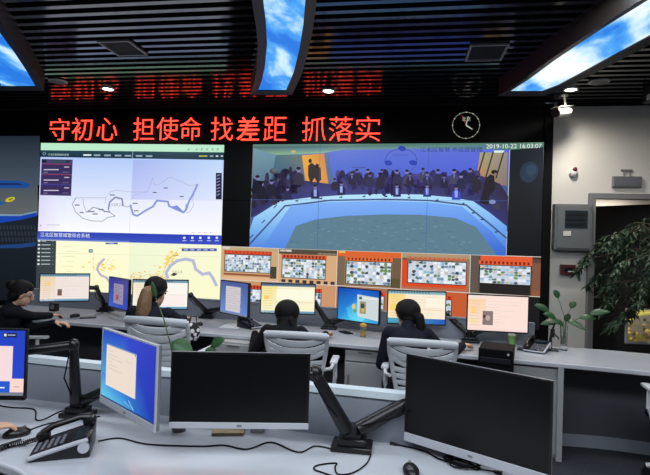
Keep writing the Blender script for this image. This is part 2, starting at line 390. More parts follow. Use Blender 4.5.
for a, b_, w_ in ((75, 204.5, 5), (110, 194.5, 5), (80, 212, 4), (88, 211, 7), (93, 213.5, 5), (99, 209, 5), (104, 211, 4), (153, 192, 4), (164, 187.5, 4), (180, 196, 4), (133, 202.8, 5), (134, 210.3, 5)): c.rect(a, b_, a+w_, b_+1.1, (104, 110, 134))
c.text('江北区工业', 111, 206, 3.2, (96, 100, 120), w=13)
c.rect(216, 173, 222, 199.5, (32, 36, 70)); c.up()
for k in range(7): c.line([(217, 176+k*3.2), (220, 174.8+k*3.2)], .8, (150, 156, 190))
for k in range(4): c.rect(192+k*6, 232.4, 195+k*6, 233, (190, 180, 200))
c.rect(47, 224.6, 60, 225.2, (190, 190, 200)); c.ell(41, 225.5, 1, 1, (180, 180, 190))
tag(c.build('map_window', 'video', vw), 'pale blue district map window with a thick blue river line')
# --- lower map
c = vcanvas(); c.l = 9
xl2 = lambda y: 37.8-(y-231)*.025
c.poly([(37.8, 231), (221.8, 235.5), (219, 312), (36, 308)], [(255, 253, 220)]*2+[(255, 250, 200)]*2); c.up()
c.poly([(129.6, 238), (221.5, 240), (219, 312), (127.3, 310)], [(240, 248, 216), (248, 250, 214), (255, 251, 205), (238, 244, 206)])
c.up(); c.poly([(37.8, 231), (221.8, 235.4), (221.5, 245), (37.4, 240)], [(44, 70, 176), (40, 62, 186), (58, 78, 196), (72, 96, 196)]); c.up()
c.poly([(37.4, 238.6), (129.6, 241), (129.6, 242.2), (37.4, 240)], (110, 134, 206))
c.text('江北区智慧城管综合系统', 40.5, 236.2, 4.6, (240, 244, 255), w=49.5, slope=.026)
for a in (184.5, 192.5, 200.5, 209, 217): c.ell(a, 237.8, 1.3, 1.2, (235, 240, 255)); c.rect(a-2, 240.3, a+2, 241.1, (190, 200, 240))
c.poly([(37.4, 240.2), (56.5, 240.8), (55, 312), (35.6, 310)], (58, 68, 72)); c.up()
for k in range(7): c.rect(38.4-k*.12, 240.2+k*3.85, 40.6-k*.12, 241.8+k*3.85, (225, 232, 232)); c.rect(42-k*.1, 240.6+k*3.85, 46.5+(k > 0)*4.5-k*.1, 241.5+k*3.85, (180, 190, 190)); c.rect(52.6, 240.7+k*3.85, 53.4, 241.4+k*3.85, (150, 160, 160))
c.rect(105.8, 242.6, 118, 244.2, (58, 76, 150)); c.rect(109, 243, 114, 243.7, (200, 210, 240)); c.rect(89, 249.2, 93, 252.6, (86, 130, 150)); c.up(); c.rect(90, 250.2, 92, 251.4, (190, 215, 220))
c.line([(57, 253.2), (89, 254)], .3, (226, 216, 170)); c.line([(93, 254), (220, 257)], .35, (226, 224, 190)); c.line([(94, 250), (93, 306)], .35, (226, 216, 170))
for k in range(9): c.rect(63+(k % 2)*3, 246+k*5, 72+(k*5) % 6, 246.6+k*5, (236, 226, 176))
# yellow built-up areas
for i in range(90):
    t = random.random(); a = 105+random.gauss(0, 7) if t < .45 else 164+random.gauss(0, 5)+(random.random())*14
    b_ = 266+random.gauss(0, 4) if t < .45 else 262-(a-168)*1.2+random.gauss(0, 3)
    if b_ > 246: c.ell(a, b_, random.uniform(.6, 2), random.uniform(.5, 1.3), random.choice([(252, 228, 120), (250, 214, 96), (246, 232, 150), (240, 206, 110)]), 7)
for i in range(60):
    a = random.uniform(131, 168); c.ell(a, 276+random.gauss(0, 3), random.uniform(.5, 1.5), random.uniform(.4, 1), random.choice([(246, 206, 130), (236, 190, 120), (250, 228, 160)]), 6)
c.up()
c.line([L(440, 290, 30, 210), L(410, 320, 30, 210), L(398, 350, 30, 210), L(420, 385, 30, 210), L(455, 400, 30, 210), L(480, 440, 30, 210)], 2.2, (188, 178, 206))
c.line([L(225, 400, 130, 210), L(215, 370, 130, 210), L(240, 330, 130, 210), L(280, 300, 130, 210), L(330, 290, 130, 210), L(375, 300, 130, 210), L(390, 350, 130, 210), L(430, 380, 130, 210), L(470, 372, 130, 210), L(490, 400, 130, 210), L(512, 445, 130, 210)], 3.0, (186, 186, 218))
c.rect(182, 248.4, 217, 251.2, (64, 84, 166)); c.up()
for k in range(5): c.rect(184+k*6.6, 249.4, 188+k*6.6, 250.3, (200, 210, 240))
c.text('江北工业', 172, 273, 3.2, (120, 116, 110), w=11); c.poly([L(240, 385, 130, 210), L(262, 370, 130, 210), L(285, 378, 130, 210), L(262, 390, 130, 210)], (60, 48, 44)); c.rect(173, 254.9, 178, 255.6, (150, 140, 110))
c.line([(160, 282), (168, 262), (178, 250)], .3, (220, 150, 90)); c.line([(130, 280), (150, 274), (162, 276)], .3, (224, 160, 100))
tag(c.build('map_window', 'video', vw), 'cream street map window with a violet river and dark menu')
# --- meeting feed
c = vcanvas(); c.l = 9
cl = lambda y: 253.6-(y-144.5)*.038
crr = lambda y: 509.6-(y-143)*.033
c.poly([(253.6, 144.5), (509.6, 143), (505.8, 255.8), (249.7, 247.3)], [(96, 120, 160), (70, 96, 150), (40, 60, 120), (40, 80, 170)]); c.up()
c.poly([(253.6, 144.5), (330, 144.4), (322, 200), (251.5, 217)], [(120, 160, 170), (104, 128, 176), (52, 62, 120), (50, 54, 110)])
c.poly([(328, 144.4), (509.6, 143), (509, 178), (480, 184), (335, 182), (330, 165)], [(100, 120, 210), (96, 110, 220), (70, 80, 190), (66, 86, 210), (76, 100, 220), (84, 110, 206)])
c.up(); c.poly([(253.4, 144.6), (509.6, 143), (509.4, 150), (440, 149), (342, 150), (322, 153), (276, 155), (253.2, 148)], [(96, 140, 120), (80, 124, 104), (78, 116, 120), (96, 130, 170), (110, 150, 150), (160, 200, 150), (140, 180, 140), (80, 110, 120)])
c.poly([(276, 155), (302, 155), (306, 194), (268, 196)], [(78, 116, 130), (110, 120, 110), (70, 76, 120), (58, 66, 120)])
c.poly([(302, 155.5), (324, 153.5), (329, 188), (306, 186)], [(236, 170, 64), (210, 140, 60), (216, 146, 74), (226, 150, 60)])
c.ell(293.5, 151.5, 2.6, 1.6, (214, 190, 120)); c.up()
c.poly([(480, 152.5), (507.5, 152.5), (507, 186), (476, 181)], [(168, 160, 118), (150, 140, 130), (128, 112, 112), (196, 126, 70)]); c.up()
for a in (482, 490.5, 501): c.line([(a+2.5, 152.5), (a-5, 178)], 1.5, (52, 54, 44))
c.rect(494, 150.6, 504, 152.8, (220, 240, 225))
c.text('江北区智慧 市运营管理', 420, 151.6, 5.2, (44, 62, 96), w=62)
c.text('2019-10-22 16:03:07', 486, 148.6, 6.2, (236, 244, 238), w=55.5, slope=-.01)
for a in [2*PI*k/24 for k in range(24)]: c.line([(401+16*math.cos(a), 161+12*math.sin(a)), (401+16*math.cos(a+.26), 161+12*math.sin(a+.26))], .9, (70, 86, 176))
for a, b_ in ((402, 148.6), (388.4, 163), (413, 162.8)): c.ell(a, b_, 4, 2.6, (40, 62, 176), a=.2)
c.ell(397, 155, 5, 1.4, (86, 104, 200)); c.ell(405, 155, 4, 1.2, (86, 104, 200)); c.line([(352, 167.3), (366, 167.6)], .7, (60, 70, 150)); c.up()
# shadowed floor where people sit, the ring table and the carpet inside it
c.poly([(253, 178), (262, 183), (300, 180), (330, 184), (345, 178), (440, 176), (482, 176), (500, 184), (508, 196), (507.5, 232), (478, 204), (345, 196), (280, 200), (251, 217)], [(40, 34, 66), (46, 44, 80), (44, 40, 76), (50, 50, 104), (56, 56, 130), (58, 56, 130), (52, 46, 92), (46, 36, 60), (40, 34, 64), (50, 50, 110), (52, 56, 120), (64, 66, 138), (52, 54, 112), (48, 46, 98)])
c.up()
ring_out = [(250, 247.4), (249.9, 230), (254, 217.5), (280, 201.2), (310, 197.5), (345, 195), (385, 194), (420, 194.6), (452, 197.5), (473, 201.2), (490, 213), (506.8, 226.5), (505.8, 255.8)]
c.poly(ring_out, [(84, 134, 222), (120, 178, 240), (150, 204, 246), (170, 220, 250), (180, 226, 252), (184, 228, 252), (184, 228, 252), (180, 226, 252), (174, 220, 250), (160, 212, 248), (130, 184, 244), (110, 166, 240), (64, 112, 214)]); c.up()
ri = [(262, 247.6), (291, 205.5), (330, 202), (385, 200.8), (430, 202.4), (462, 206.5), (492, 232), (505.9, 249), (505.8, 255.8)]
c.line([(250, 244), (285, 206), (330, 200.4), (385, 199.4), (430, 200.6), (466, 205), (492, 226), (506.2, 238)], 1.6, (62, 84, 130)); c.up()
c.poly(ri, [(84, 138, 226), (124, 174, 246), (130, 178, 248), (126, 174, 248), (122, 172, 246), (114, 166, 244), (80, 134, 230), (60, 110, 214), (56, 104, 208)]); c.up()
car = [(285, 248.6), (296, 226), (315, 219.6), (345, 216), (385, 214.4), (420, 214.8), (455, 218), (476, 227), (497, 255.4)]
c.poly(car, (92, 126, 144)); c.up()
for i in range(260):
    a = random.uniform(288, 492); b_ = random.uniform(217, 253); lo = 226-(a-296)*.28 if a < 330 else (216 if a < 430 else 216+(a-430)*.55)
    if b_ < lo+3 or a < 296+(226-b_)*-.1 and b_ < 240 or b_ > 248+(a-285)*.03 or a > 476+(b_-228)*.7 or a < 296-(b_-226)*.45: continue
    w_ = random.uniform(1.5, 4.5); c.rect(a, b_, a+w_, b_+.9, random.choice([(82, 116, 138), (104, 136, 150), (94, 130, 142), (112, 144, 160), (86, 118, 134)]))
c.up()
for a in (250, 262, 274): c.line([(a, 238-(a-250)*1.25), (a+3, 235-(a-250)*1.25)], .9, (30, 36, 60))
for a, b_ in ((297, 201), (321, 198.5), (341, 197.3), (364, 196.6), (386, 196.6), (409, 197.8), (437, 200.3), (463, 204), (473, 213), (482, 219.5), (496, 232)): c.ell(a, b_, 1.7, .7, (40, 54, 90)); c.line([(a, b_), (a+1.3, b_-1.8)], .4, (40, 54, 90))
def sitter(x, y, s, body, face=(150, 140, 190), shirt=None, big=False):
    c.poly([(x-3.6*s, y+10*s), (x-3.4*s, y+4*s), (x-1.6*s, y+2*s), (x+1.6*s, y+2*s), (x+3.4*s, y+4*s), (x+3.6*s, y+10*s)], body)
    c.ell(x, y, 1.5*s, 1.9*s, face, 9); c.up(); c.ell(x, y-.9*s, 1.6*s, 1.1*s, (24, 20, 40), 8)
    if shirt: c.poly([(x-.7*s, y+2.4*s), (x+.7*s, y+2.4*s), (x, y+6*s)], shirt)
    if big: c.poly([(x-1.3*s, y+2.2*s), (x+1.3*s, y+2.2*s), (x+1.1*s, y+8*s), (x-1.1*s, y+8*s)], shirt or (96, 104, 190))
for i in range(150):
    x = random.uniform(334, 480); y = random.uniform(174, 192); c.ell(x, y, random.uniform(1.5, 4), random.uniform(2, 6), random.choice([(46, 42, 84), (60, 56, 110), (36, 32, 62), (70, 66, 128), (54, 44, 74), (40, 44, 104)]), 8)
for i in range(60):
    x = random.uniform(253, 300); y = random.uniform(178, 205)-(x-253)*.2; c.ell(x, y, random.uniform(1.5, 4), random.uniform(2, 6), random.choice([(36, 32, 58), (52, 48, 82), (28, 26, 46), (58, 52, 74), (44, 36, 56)]), 8)
c.up()
for x, y, s_ in ((352, 173.5, 1.1), (357, 171, 1.1), (368, 171, 1.1), (370, 175, 1.2), (380, 175, 1.2), (382, 171, 1), (397, 172, 1.2), (407, 172, 1.2), (410, 175, 1.1), (423, 170, 1.1), (427, 174, 1.2), (438, 171.5, 1.2), (444, 177, 1.1), (454, 171.5, 1.3), (461, 176, 1.3), (470, 170.5, 1.2), (477, 178, 1.2), (335, 180, 1.0)):
    sitter(x, y, s_, random.choice([(30, 26, 56), (44, 40, 80), (38, 32, 60), (64, 60, 96), (34, 34, 72)]), face=random.choice([(120, 108, 160), (140, 124, 170), (104, 96, 150)]), shirt=random.choice([None, (110, 116, 190), None]))
for x, y, s_, k in ((315.5, 187, 1.2, (34, 30, 66)), (341.5, 184, 1.1, (30, 28, 64)), (397, 186, 1.1, (36, 36, 96)), (427, 186, 1.1, (44, 50, 130)), (288, 189, 1.1, (40, 36, 78)), (456, 188, 1.2, (50, 70, 190)), (262, 184, 1.5, (26, 24, 44)), (258, 178, 1.4, (22, 22, 40)), (272, 182, 1.3, (30, 28, 50)), (299, 170, 1.5, (46, 44, 70))):
    sitter(x, y, s_, k, face=(130, 120, 176), shirt=(150, 166, 236) if x > 300 else None, big=x > 300)
c.poly([(308.5, 166), (312, 163), (316, 166), (321, 168), (321.5, 180), (318, 184), (315, 178), (311, 184), (308.5, 176)], (44, 38, 40)); c.ell(310.5, 161.2, 1.7, 2.2, (30, 24, 26)); c.ell(317.5, 166, 1.8, 2, (34, 28, 34))
c.ell(274, 171.5, 4, 3, (70, 74, 84)); c.ell(275, 170.5, 3, 1.6, (110, 116, 120)); c.up()
c.poly([(479, 203), (483, 190), (486, 178), (490, 174.5), (494, 176), (494.5, 190), (489, 196), (488, 205)], (30, 24, 34)); c.ell(494, 172.4, 3.2, 2.3, (26, 20, 26)); c.up(); c.ell(495, 174.6, 1.5, 1.6, (140, 110, 100))
c.poly([(470, 178), (476, 176), (480, 182), (478, 194), (472, 190)], (40, 32, 50)); c.ell(492, 202, 3.4, 2.2, (130, 140, 190)); c.ell(496, 207, 4, 3, (60, 56, 84))
for a, b_, d in ((319.5, 144.5, 248), (427.6, 144, 253)): c.line([(a+1.2, b_), (a-2, d)], .35, (50, 84, 160))
c.line([(252.4, 199.8), (507.5, 201)], .25, (80, 110, 180))
tag(c.build('meeting_feed', 'video', vw), 'blue video feed of people seated round a big ring table')
# --- picture strip right of the meeting feed (a dim panel), and thin window edges
c = vcanvas(); c.l = 9
c.poly([(509.8, 146.5), (544, 147), (541.9, 259), (506, 256)], [(20, 26, 34), (24, 34, 46), (12, 14, 18), (14, 16, 20)]); c.up(); c.ell(529, 172, 9, 11, (34, 52, 72), 14, .4); c.up(); c.ell(531, 170, 5, 6, (44, 66, 90), 12, .4); c.up()
c.poly([(509.8, 143), (545, 142.2), (544.9, 147), (509.7, 150)], (84, 128, 110)); c.up()
c.line([(543.6, 148), (540.6, 320)], .5, (150, 150, 156)); c.line([(509.6, 150), (506, 256)], .7, (190, 196, 200)); c.line([(249.8, 247.4), (506, 256)], .6, (200, 205, 205)); c.line([(253.4, 144.6), (249.7, 247.3)], .5, (120, 126, 130))
c.build('window_edge', 'video', vw)
# --- the row of camera pictures
def feed(quad, wallc, hdr, scr, cols, extra=None, label=None):
    c = vcanvas(); c.l = 9
    def q(u, v):
        (a, b), (d, e), (f, g_), (h, i) = quad
        return ((a*(1-u)+d*u)*(1-v)+(h*(1-u)+f*u)*v, (b*(1-u)+e*u)*(1-v)+(i*(1-u)+g_*u)*v)
    def Q(x0, y0, x1, y1, k): c.poly([q(x0, y0), q(x1, y0), q(x1, y1), q(x0, y1)], k)
    Q(0, 0, 1, 1, wallc); c.up()
    if extra: extra(Q, c)
    x0, y0, x1, y1 = scr
    Q(x0-.02, y0-.13, x1+.02, y0-.02, hdr); c.up()
    n = 12
    for k in range(n): Q(x0+(x1-x0)*(k+.2)/n, y0-.11, x0+(x1-x0)*(k+.7)/n, y0-.04, (120, 30, 20) if hdr[0] > 190 else (225, 80, 40))
    Q(x0-.012, y0-.02, x1+.012, y1+.02, (26, 24, 26)); c.up(); Q(x0, y0, x1, y1, (206, 214, 226)); c.up()
    for i in range(cols*4):
        for j in range(7):
            if random.random() < .8:
                a0 = x0+(x1-x0)*i/(cols*4); b0 = y0+(y1-y0)*j/7
                k = random.choice([(240, 244, 250), (120, 150, 180), (90, 120, 110), (180, 205, 225), (70, 80, 90), (200, 190, 170), (150, 190, 215), (110, 140, 90), (230, 235, 240), (236, 240, 246)])
                da, db = (x1-x0)/(cols*4), (y1-y0)/7; n_ = 7
                c.poly([q(min(x1, max(x0, a0+da*.5+da*random.uniform(.35, .75)*math.cos(2*PI*h/n_))), min(y1, max(y0, b0+db*.5+db*random.uniform(.3, .7)*math.sin(2*PI*h/n_)))) for h in range(n_)], k); c.l += .02
    c.l += 1
    for k in range(1, cols): a = x0+(x1-x0)*k/cols; Q(a-.003, y0, a+.003, y1, (200, 205, 210))
    for a, b in ((quad[0], quad[1]), (quad[1], quad[2]), (quad[2], quad[3]), (quad[3], quad[0])): c.line([a, b], .7, (214, 208, 196))
    return tag(c.build('camera_feed', 'video', vw), label)
bt = lambda x: 247.3+(x-249.7)*.0332     # top edge of the row
bb = lambda x: 279+(x-221)*.0556         # bottom edge
bx = [221.8, 279, 337.6, 402, 470.5, 542.4]
wc = [(206, 168, 122), (216, 170, 126), (150, 112, 78), (206, 96, 44), (90, 66, 56)]
hd = [(190, 66, 44), (206, 92, 52), (232, 110, 50), (150, 130, 100), (226, 92, 50)]
sc_ = [(.07, .24, .86, .74), (.07, .30, .80, .84), (.15, .30, .84, .92), (.10, .22, .94, .80), (.14, .26, .84, .72)]
def ex0(Q, c): Q(0, 0, 1, .10, (190, 168, 128)); Q(.02, .02, .14, .07, (225, 225, 215)); Q(.05, .80, .88, .86, (150, 84, 60)); Q(.0, .9, 1, 1, (226, 180, 140)); Q(.86, .55, .97, .92, (70, 66, 50))
def ex1(Q, c):
    Q(0, 0, 1, .16, (86, 72, 58)); Q(.02, .03, .22, .09, (230, 230, 220)); Q(.66, .1, .98, .14, (200, 190, 160)); c.up()
    for k in range(8): Q(.06+k*.12, .90, .13+k*.12, .99, (64, 52, 46))
def ex2(Q, c): Q(0, 0, 1, .16, (222, 100, 44)); Q(.02, .02, .12, .07, (240, 220, 120)); Q(.0, .16, .12, 1, (120, 100, 80)); Q(.86, .16, 1, 1, (112, 90, 70)); c.up(); Q(.84, .72, .98, .96, (90, 80, 50))
def ex3(Q, c): Q(0, 0, 1, .14, (176, 150, 116)); Q(0, .14, .96, .2, (120, 80, 60)); Q(0, .20, .95, .95, (214, 74, 34)); Q(.96, .1, 1, 1, (140, 120, 96)); Q(0, .9, .95, 1, (180, 110, 80))
def ex4(Q, c): Q(0, .0, .12, 1, (96, 84, 76)); Q(.14, .0, .86, .16, (226, 90, 50)); Q(.14, .72, .84, .98, (36, 30, 30)); Q(.86, .16, 1, 1, (128, 84, 64)); Q(.86, .86, 1, .98, (150, 90, 60))
fl = ['tan room with a long wall of pictures and a plant', 'room with a dark ceiling strip and chairs along the bottom', 'room with a bright orange band over a white screen', 'room with an orange wall round a green-toned screen', 'dim room with an orange banner over a wide screen']
for k in range(5):
    a, b = bx[k], bx[k+1]; s_ = .035*33
    feed([(a, bt(a)), (b, bt(b)), (b-1.2, bb(b)), (a-1.2, bb(a))], wc[k], hd[k], sc_[k], [5, 4, 3, 4, 3][k], [ex0, ex1, ex2, ex3, ex4][k], 'camera picture of a '+fl[k])
bb2 = lambda x: 312+(x-221)*.056
for k in range(5):
    a, b = bx[k]-1.2, bx[k+1]-1.2
    if k == 4:
        c = vcanvas(); c.l = 9; c.poly([(a, bb(a)), (b, bb(b)), (b-1.2, 330), (a-1.2, 326)], (22, 22, 24)); tag(c.build('camera_feed', 'video', vw), 'dark idle camera picture in the lower row'); continue
    feed([(a, bb(a)), (b, bb(b)), (b-1.2, bb2(b)), (a-1.2, bb2(a))], [(200, 150, 104), (206, 150, 110), (170, 110, 80), (196, 92, 48)][k], (216, 70, 40), (.06, .26, .74, .92), 3, None, 'lower row camera picture of a room with a '+['red banner', 'tan wall', 'brown wall', 'orange wall'][k])

# ------------------------------------------------------------------ LED sign and clock above the screens
sg = thing('led_sign', 'black LED sign with twelve red Chinese characters above the video wall', 'sign', (0, 0, 0))
zb = W(300, 143.5)[2]; b = MB(); b.box(((VX0+VX1)/2+.05, D+.16, (zb+.005+CEIL)/2), (VX1-VX0+.1, .3, CEIL-zb-.005), .004); b.build('housing', 'matte_black', sg)
chars = '守初心担使命找差距抓落实'
cx = [59.5, 82, 107, 143.8, 167.3, 190.7, 222, 248, 275, 314, 341, 368]
ct = [118.5, 118, 118, 117.6, 117.4, 117.3, 117, 117, 117, 116.8, 116.7, 116.6]; cb = [140.3, 140.2, 140.2, 140.2, 140.2, 140.2, 140.4, 140.5, 140.6, 141, 141.2, 141.4]
for ch, x, y0, y1 in zip(chars, cx, ct, cb):
    vs, fs = glyphs(ch, .004 if ch == '差' else .012); u0, u1 = min(v[0] for v in vs), max(v[0] for v in vs); v0, v1 = min(v[1] for v in vs), max(v[1] for v in vs)
    p = at_y(x, (y0+y1)/2, D-.012); hh = (at_y(x, y0, D-.012).z-at_y(x, y1, D-.012).z)
    ww = hh*.98
    me = bpy.data.meshes.new('character'); me.from_pydata([(((a-u0)/(u1-u0)-.5)*ww, 0, ((b-v0)/(v1-v0)-.5)*hh) for a, b in vs], [], fs)
    me.materials.append(M['led']); o = bpy.data.objects.new('character', me); COL.objects.link(o); o.location = p; o.parent = sg
    so = o.modifiers.new('depth', 'SOLIDIFY'); so.thickness = .012; so.offset = 0
ck = at_y(466, 125.3, D-.012)
cl_ = thing('wall_clock', 'round ring clock with white dots and hands on the black band', 'clock', ck)
RC = .158
ring = [(RC*math.cos(2*PI*k/48), 0, RC*math.sin(2*PI*k/48)) for k in range(48)]
m = MB(); m.cyl((0, .0225, 0), (0, .012, 0), RC+.01, n=40); m.build('dial', 'matte_black', cl_)
m = MB(); m.tube(ring, .0017, 6, closed=True); m.build('ring', 'led_white', cl_)
for k in range(12): MB().ell((RC*math.sin(k*PI/6), -.004, RC*math.cos(k*PI/6)), (.007, .004, .007), u=8, v=6).build('hour_mark', 'led_white', cl_)
m = MB(); m.tube([(0, -.006, 0), (.075, -.006, -.05)], [.009, .005], 6); m.build('hour_hand', 'led_white', cl_)
m = MB(); m.tube([(0, -.010, 0), (.022, -.010, .105)], [.006, .003], 6); m.build('minute_hand', 'led_white', cl_)
m = MB(); m.tube([(0, -.014, 0), (-.055, -.014, .115)], [.002, .002], 5); m.build('second_hand', 'led_pink', cl_)
vs, fs = glyphs('北京'); u1 = max(v[0] for v in vs)
me = bpy.data.meshes.new('face_text'); me.from_pydata([((a/u1-.5)*.10, -.003, .055+b*.055) for a, b in vs], [], fs); me.materials.append(M['led_white'])
o = bpy.data.objects.new('face_text', me); COL.objects.link(o); o.parent = cl_

# ------------------------------------------------------------------ ceiling fittings
def lightbox(pix, label, print_='sky', z=3.15):
    """curved light box traced on its own plane under the slats: frame and printed sky face"""
    left, right = pix
    A = [at_z(*p, z) for p in left]; B = [at_z(*p, z) for p in right]
    cen = sum((p for p in A+B), Vector())/len(A+B)
    t = thing('ceiling_lightbox', label, 'ceiling light', (cen.x, cen.y, z), group='curved sky light boxes under the slatted ceiling')
    P = [(p.x-cen.x, p.y-cen.y) for p in A]+[(p.x-cen.x, p.y-cen.y) for p in reversed(B)]
    m = MB(); n = len(P); b = bmesh.new()
    def off(P, d):
        out = []
        for i in range(n):
            a, p, q = Vector(P[i-1]), Vector(P[i]), Vector(P[(i+1) % n])
            t1 = (p-a).normalized(); t2 = (q-p).normalized(); nn = Vector((t1.y+t2.y, -(t1.x+t2.x))).normalized()
            k = d/max(.35, nn.dot(Vector((t1.y, -t1.x)))); out.append(p+nn*k)
        return out
    sgn = sum(P[i][0]*P[(i+1) % n][1]-P[(i+1) % n][0]*P[i][1] for i in range(n))
    O = off(P, .07 if sgn > 0 else -.07)
    iv = [b.verts.new((*p, 0)) for p in P]; ov = [b.verts.new((*p, -.02)) for p in O]; tv = [b.verts.new((*p, .165)) for p in O]; uv = [b.verts.new((*p, .03)) for p in P]
    for i in range(n):
        j = (i+1) % n
        b.faces.new((iv[i], iv[j], ov[j], ov[i])); b.faces.new((ov[i], ov[j], tv[j], tv[i])); b.faces.new((uv[i], uv[j], iv[j], iv[i]))
    b.faces.new(tv); bmesh.ops.recalc_face_normals(b, faces=b.faces); m._add(b); m.build('frame', 'lightbox', t)
    m = MB(); m.prism(P, .012, .02); m.build('sky_face', print_, t)
    return t
lightbox(([(263, -40), (263, 0), (266, 25), (267, 45), (265, 65), (262, 80), (258, 91)], [(305, -40), (305.5, 0), (303, 28), (299, 52), (294, 72), (290, 82), (286, 91)]), 'curved sky light box in the middle, tip pointing at the red characters')
lightbox(([(-90, -18), (-50, 8), (-22, 38), (-8, 62), (1, 87)], [(-62, -34), (-20, 4), (0, 33), (14, 52), (26, 70), (36, 87)]), 'curved sky light box above the left-hand screens with broad brown frame')
lightbox(([(760, -70), (690, -22), (648, 0), (600, 30), (555, 60), (528, 80), (509, 92)], [(800, -45), (720, 5), (651, 36), (612, 57), (575, 77), (558, 86), (542, 92)]), 'long sky light box running toward the white wall and door', 'sky_cloudy')

def on_ceiling(px, py, z=CEIL): p = at_z(px, py, z); return (p.x, p.y, z)
spots = [((108, 88), 'bright round downlight above the characters at the left'), ((328.5, 90), 'bright round downlight just right of the middle light box'), ((571, 88.5), 'bright round downlight close to the white wall')]
pl = None
for (px, py), lab in spots:
    p = on_ceiling(px, py)
    if pl is None:
        pl = thing('downlight', lab, 'downlight', p, group='recessed round downlights')
        m = MB(); m.tube([(.064*math.cos(2*PI*k/24), .064*math.sin(2*PI*k/24), -.008) for k in range(24)], .011, 8, closed=True); m.build('trim_ring', 'white', pl, True)
        m = MB(); m.lathe([(0, -.022), (.04, -.019), (.056, -.010), (.056, -.002), (0, -.002)]); m.build('lens', 'lamp', pl)
        l = bpy.data.lights.new('downlight_beam', 'SPOT'); l.energy = 80; l.spot_size = R(168); l.spot_blend = 1; l.shadow_soft_size = .05; l.color = (1, .93, .82)
        lo = bpy.data.objects.new('downlight_beam', l); COL.objects.link(lo); lo.parent = pl; lo.location = (0, 0, -.07)
    else: dup(pl, p, 0, lab)
def vent(pts, label):
    z = CEIL-.004; q = [at_z(*p, z) for p in pts]; cen = sum(q, Vector())/4
    ex = (q[1]-q[0]+q[2]-q[3])/2; sx = ex.length; sy = ((q[3]-q[0]+q[2]-q[1])/2).length; rz = math.atan2(ex.y, ex.x)
    t = thing('air_vent', label, 'air vent', (cen.x, cen.y, z), rz, 'square air vents in the slatted ceiling')
    m = MB(); k = .018
    for s_ in (-1, 1): m.box((0, s_*(sy/2-k/2), -.008), (sx, k, .016)); m.box((s_*(sx/2-k/2), 0, -.008), (k, sy-2*k, .016))
    m.build('frame', 'vent', t); m = MB(); m.box((0, 0, .006), (sx-.02, sy-.02, .012))
    for j in range(14): m.box((0, -sy/2+.03+j*(sy-.06)/13, -.003), (sx-.04, .006, .008))
    m.build('grille', 'vent_dark', t)
vent([(97, 40), (129, 39.5), (148, 53.5), (118, 55)], 'square air vent between the left and middle light boxes')
vent([(469, 44), (508, 43), (503, 59), (466, 60)], 'square air vent right of the middle light box, above the clock')
def disc(px, py, label):
    t = thing('ceiling_speaker', label, 'ceiling speaker', on_ceiling(px, py, CEIL), 0, 'round ceiling speakers')
    MB().lathe([(.085, 0), (.1, -.004), (.1, -.012), (.08, -.02)]).build('rim', 'vent', t, True); MB().lathe([(0, -.022), (.08, -.02), (.08, -.01), (0, -.01)]).build('grille', 'vent_dark', t, True)
disc(58, 80.5, 'round ceiling speaker beside the tip of the left light box'); disc(599, 81, 'round ceiling speaker right of the downlight by the white wall')
p = at_d(653, 91, 5.3)
t = thing('loudspeaker', 'dark loudspeaker box hung under the ceiling at the right edge', 'loudspeaker', (p.x+.02, p.y, p.z))
MB().box((0, 0, 0), (.17, .2, .22), .012).build('cabinet', 'dark_metal', t); MB().box((0, -.103, 0), (.14, .01, .19), .003).build('grille', 'matte_black', t)
MB().box((0, .02, (CEIL-p.z+.11)/2), (.03, .03, CEIL-p.z-.1)).build('bracket', 'dark_metal', t); MB().box((-.09, -.06, -.08), (.02, .05, .05), .004).build('connector', 'white', t)

# bullet camera on a pendant
p = at_d(562, 112, 5.55)
t = thing('security_camera', 'white bullet security camera hanging where video wall meets white wall', 'camera', (p.x, p.y, p.z))
dv = Vector((-.75, -.62, -.22)).normalized()
m = MB(); m.cyl(-dv*.11, dv*.11, .05, n=18); m.build('body', 'white', t, True)
m = MB(); m.cyl(dv*.10, dv*.125, .051, n=18); m.cyl(dv*.11, dv*.13, .03); m.build('lens', 'black', t, True)
rq = dv.to_track_quat('X', 'Z').to_matrix().to_4x4(); m = MB(); m.box((0, 0, .055), (.27, .11, .008), .003, rot=rq); m.build('sun_shield', 'white', t)
m = MB(); m.tube([(.03, .02, .03), (.04, .03, .09), (.03, .03, CEIL-p.z)], .012); m.cyl((.03, .03, CEIL-p.z-.015), (.03, .03, CEIL-p.z), .04); m.build('mount', 'white', t, True)

# ------------------------------------------------------------------ things on the white wall
WY = D+.02
def wp(px, py): return at_y(px, py, WY)
p = wp(573, 172.5)
t = thing('wall_sensor', 'small white wall sensor with dark red lens above the control cabinet', 'sensor', (p.x, WY, p.z))
MB().ell((0, -.02, 0), (.045, .04, .06)).build('housing', 'white', t, True); MB().ell((.005, -.045, .03), (.028, .028, .028)).build('lens', 'red_box', t, True); MB().cyl((0, 0, 0), (0, -.02, 0), .05).build('mount', 'white', t, True)
p = wp(626, 182)
t = thing('exit_sign', 'unlit grey exit sign on the wall above the doorway', 'sign', (p.x, WY, p.z))
MB().box((0, -.02, 0), (.31, .04, .125), .006).build('frame', 'frame_grey', t); MB().box((0, -.042, 0), (.285, .006, .1), .002).build('face', 'sign_grey', t)
m = MB(); m.cyl((-.03, -.02, .06), (-.03, -.02, .13), .006); m.cyl((.03, -.02, .06), (.03, -.02, .13), .006); m.box((0, -.012, .135), (.12, .024, .02), .003); m.build('bracket', 'frame_grey', t)
p = wp(570, 227.5)
t = thing('control_cabinet', 'grey metal control cabinet with dark window on the white wall', 'control box', (p.x, WY, p.z))
MB().box((0, -.06, 0), (.405, .12, .53), .006).build('body', 'control_grey', t)
dd = MB().box((.0, -.125, 0), (.36, .012, .49), .004).build('door', 'control_grey', t)
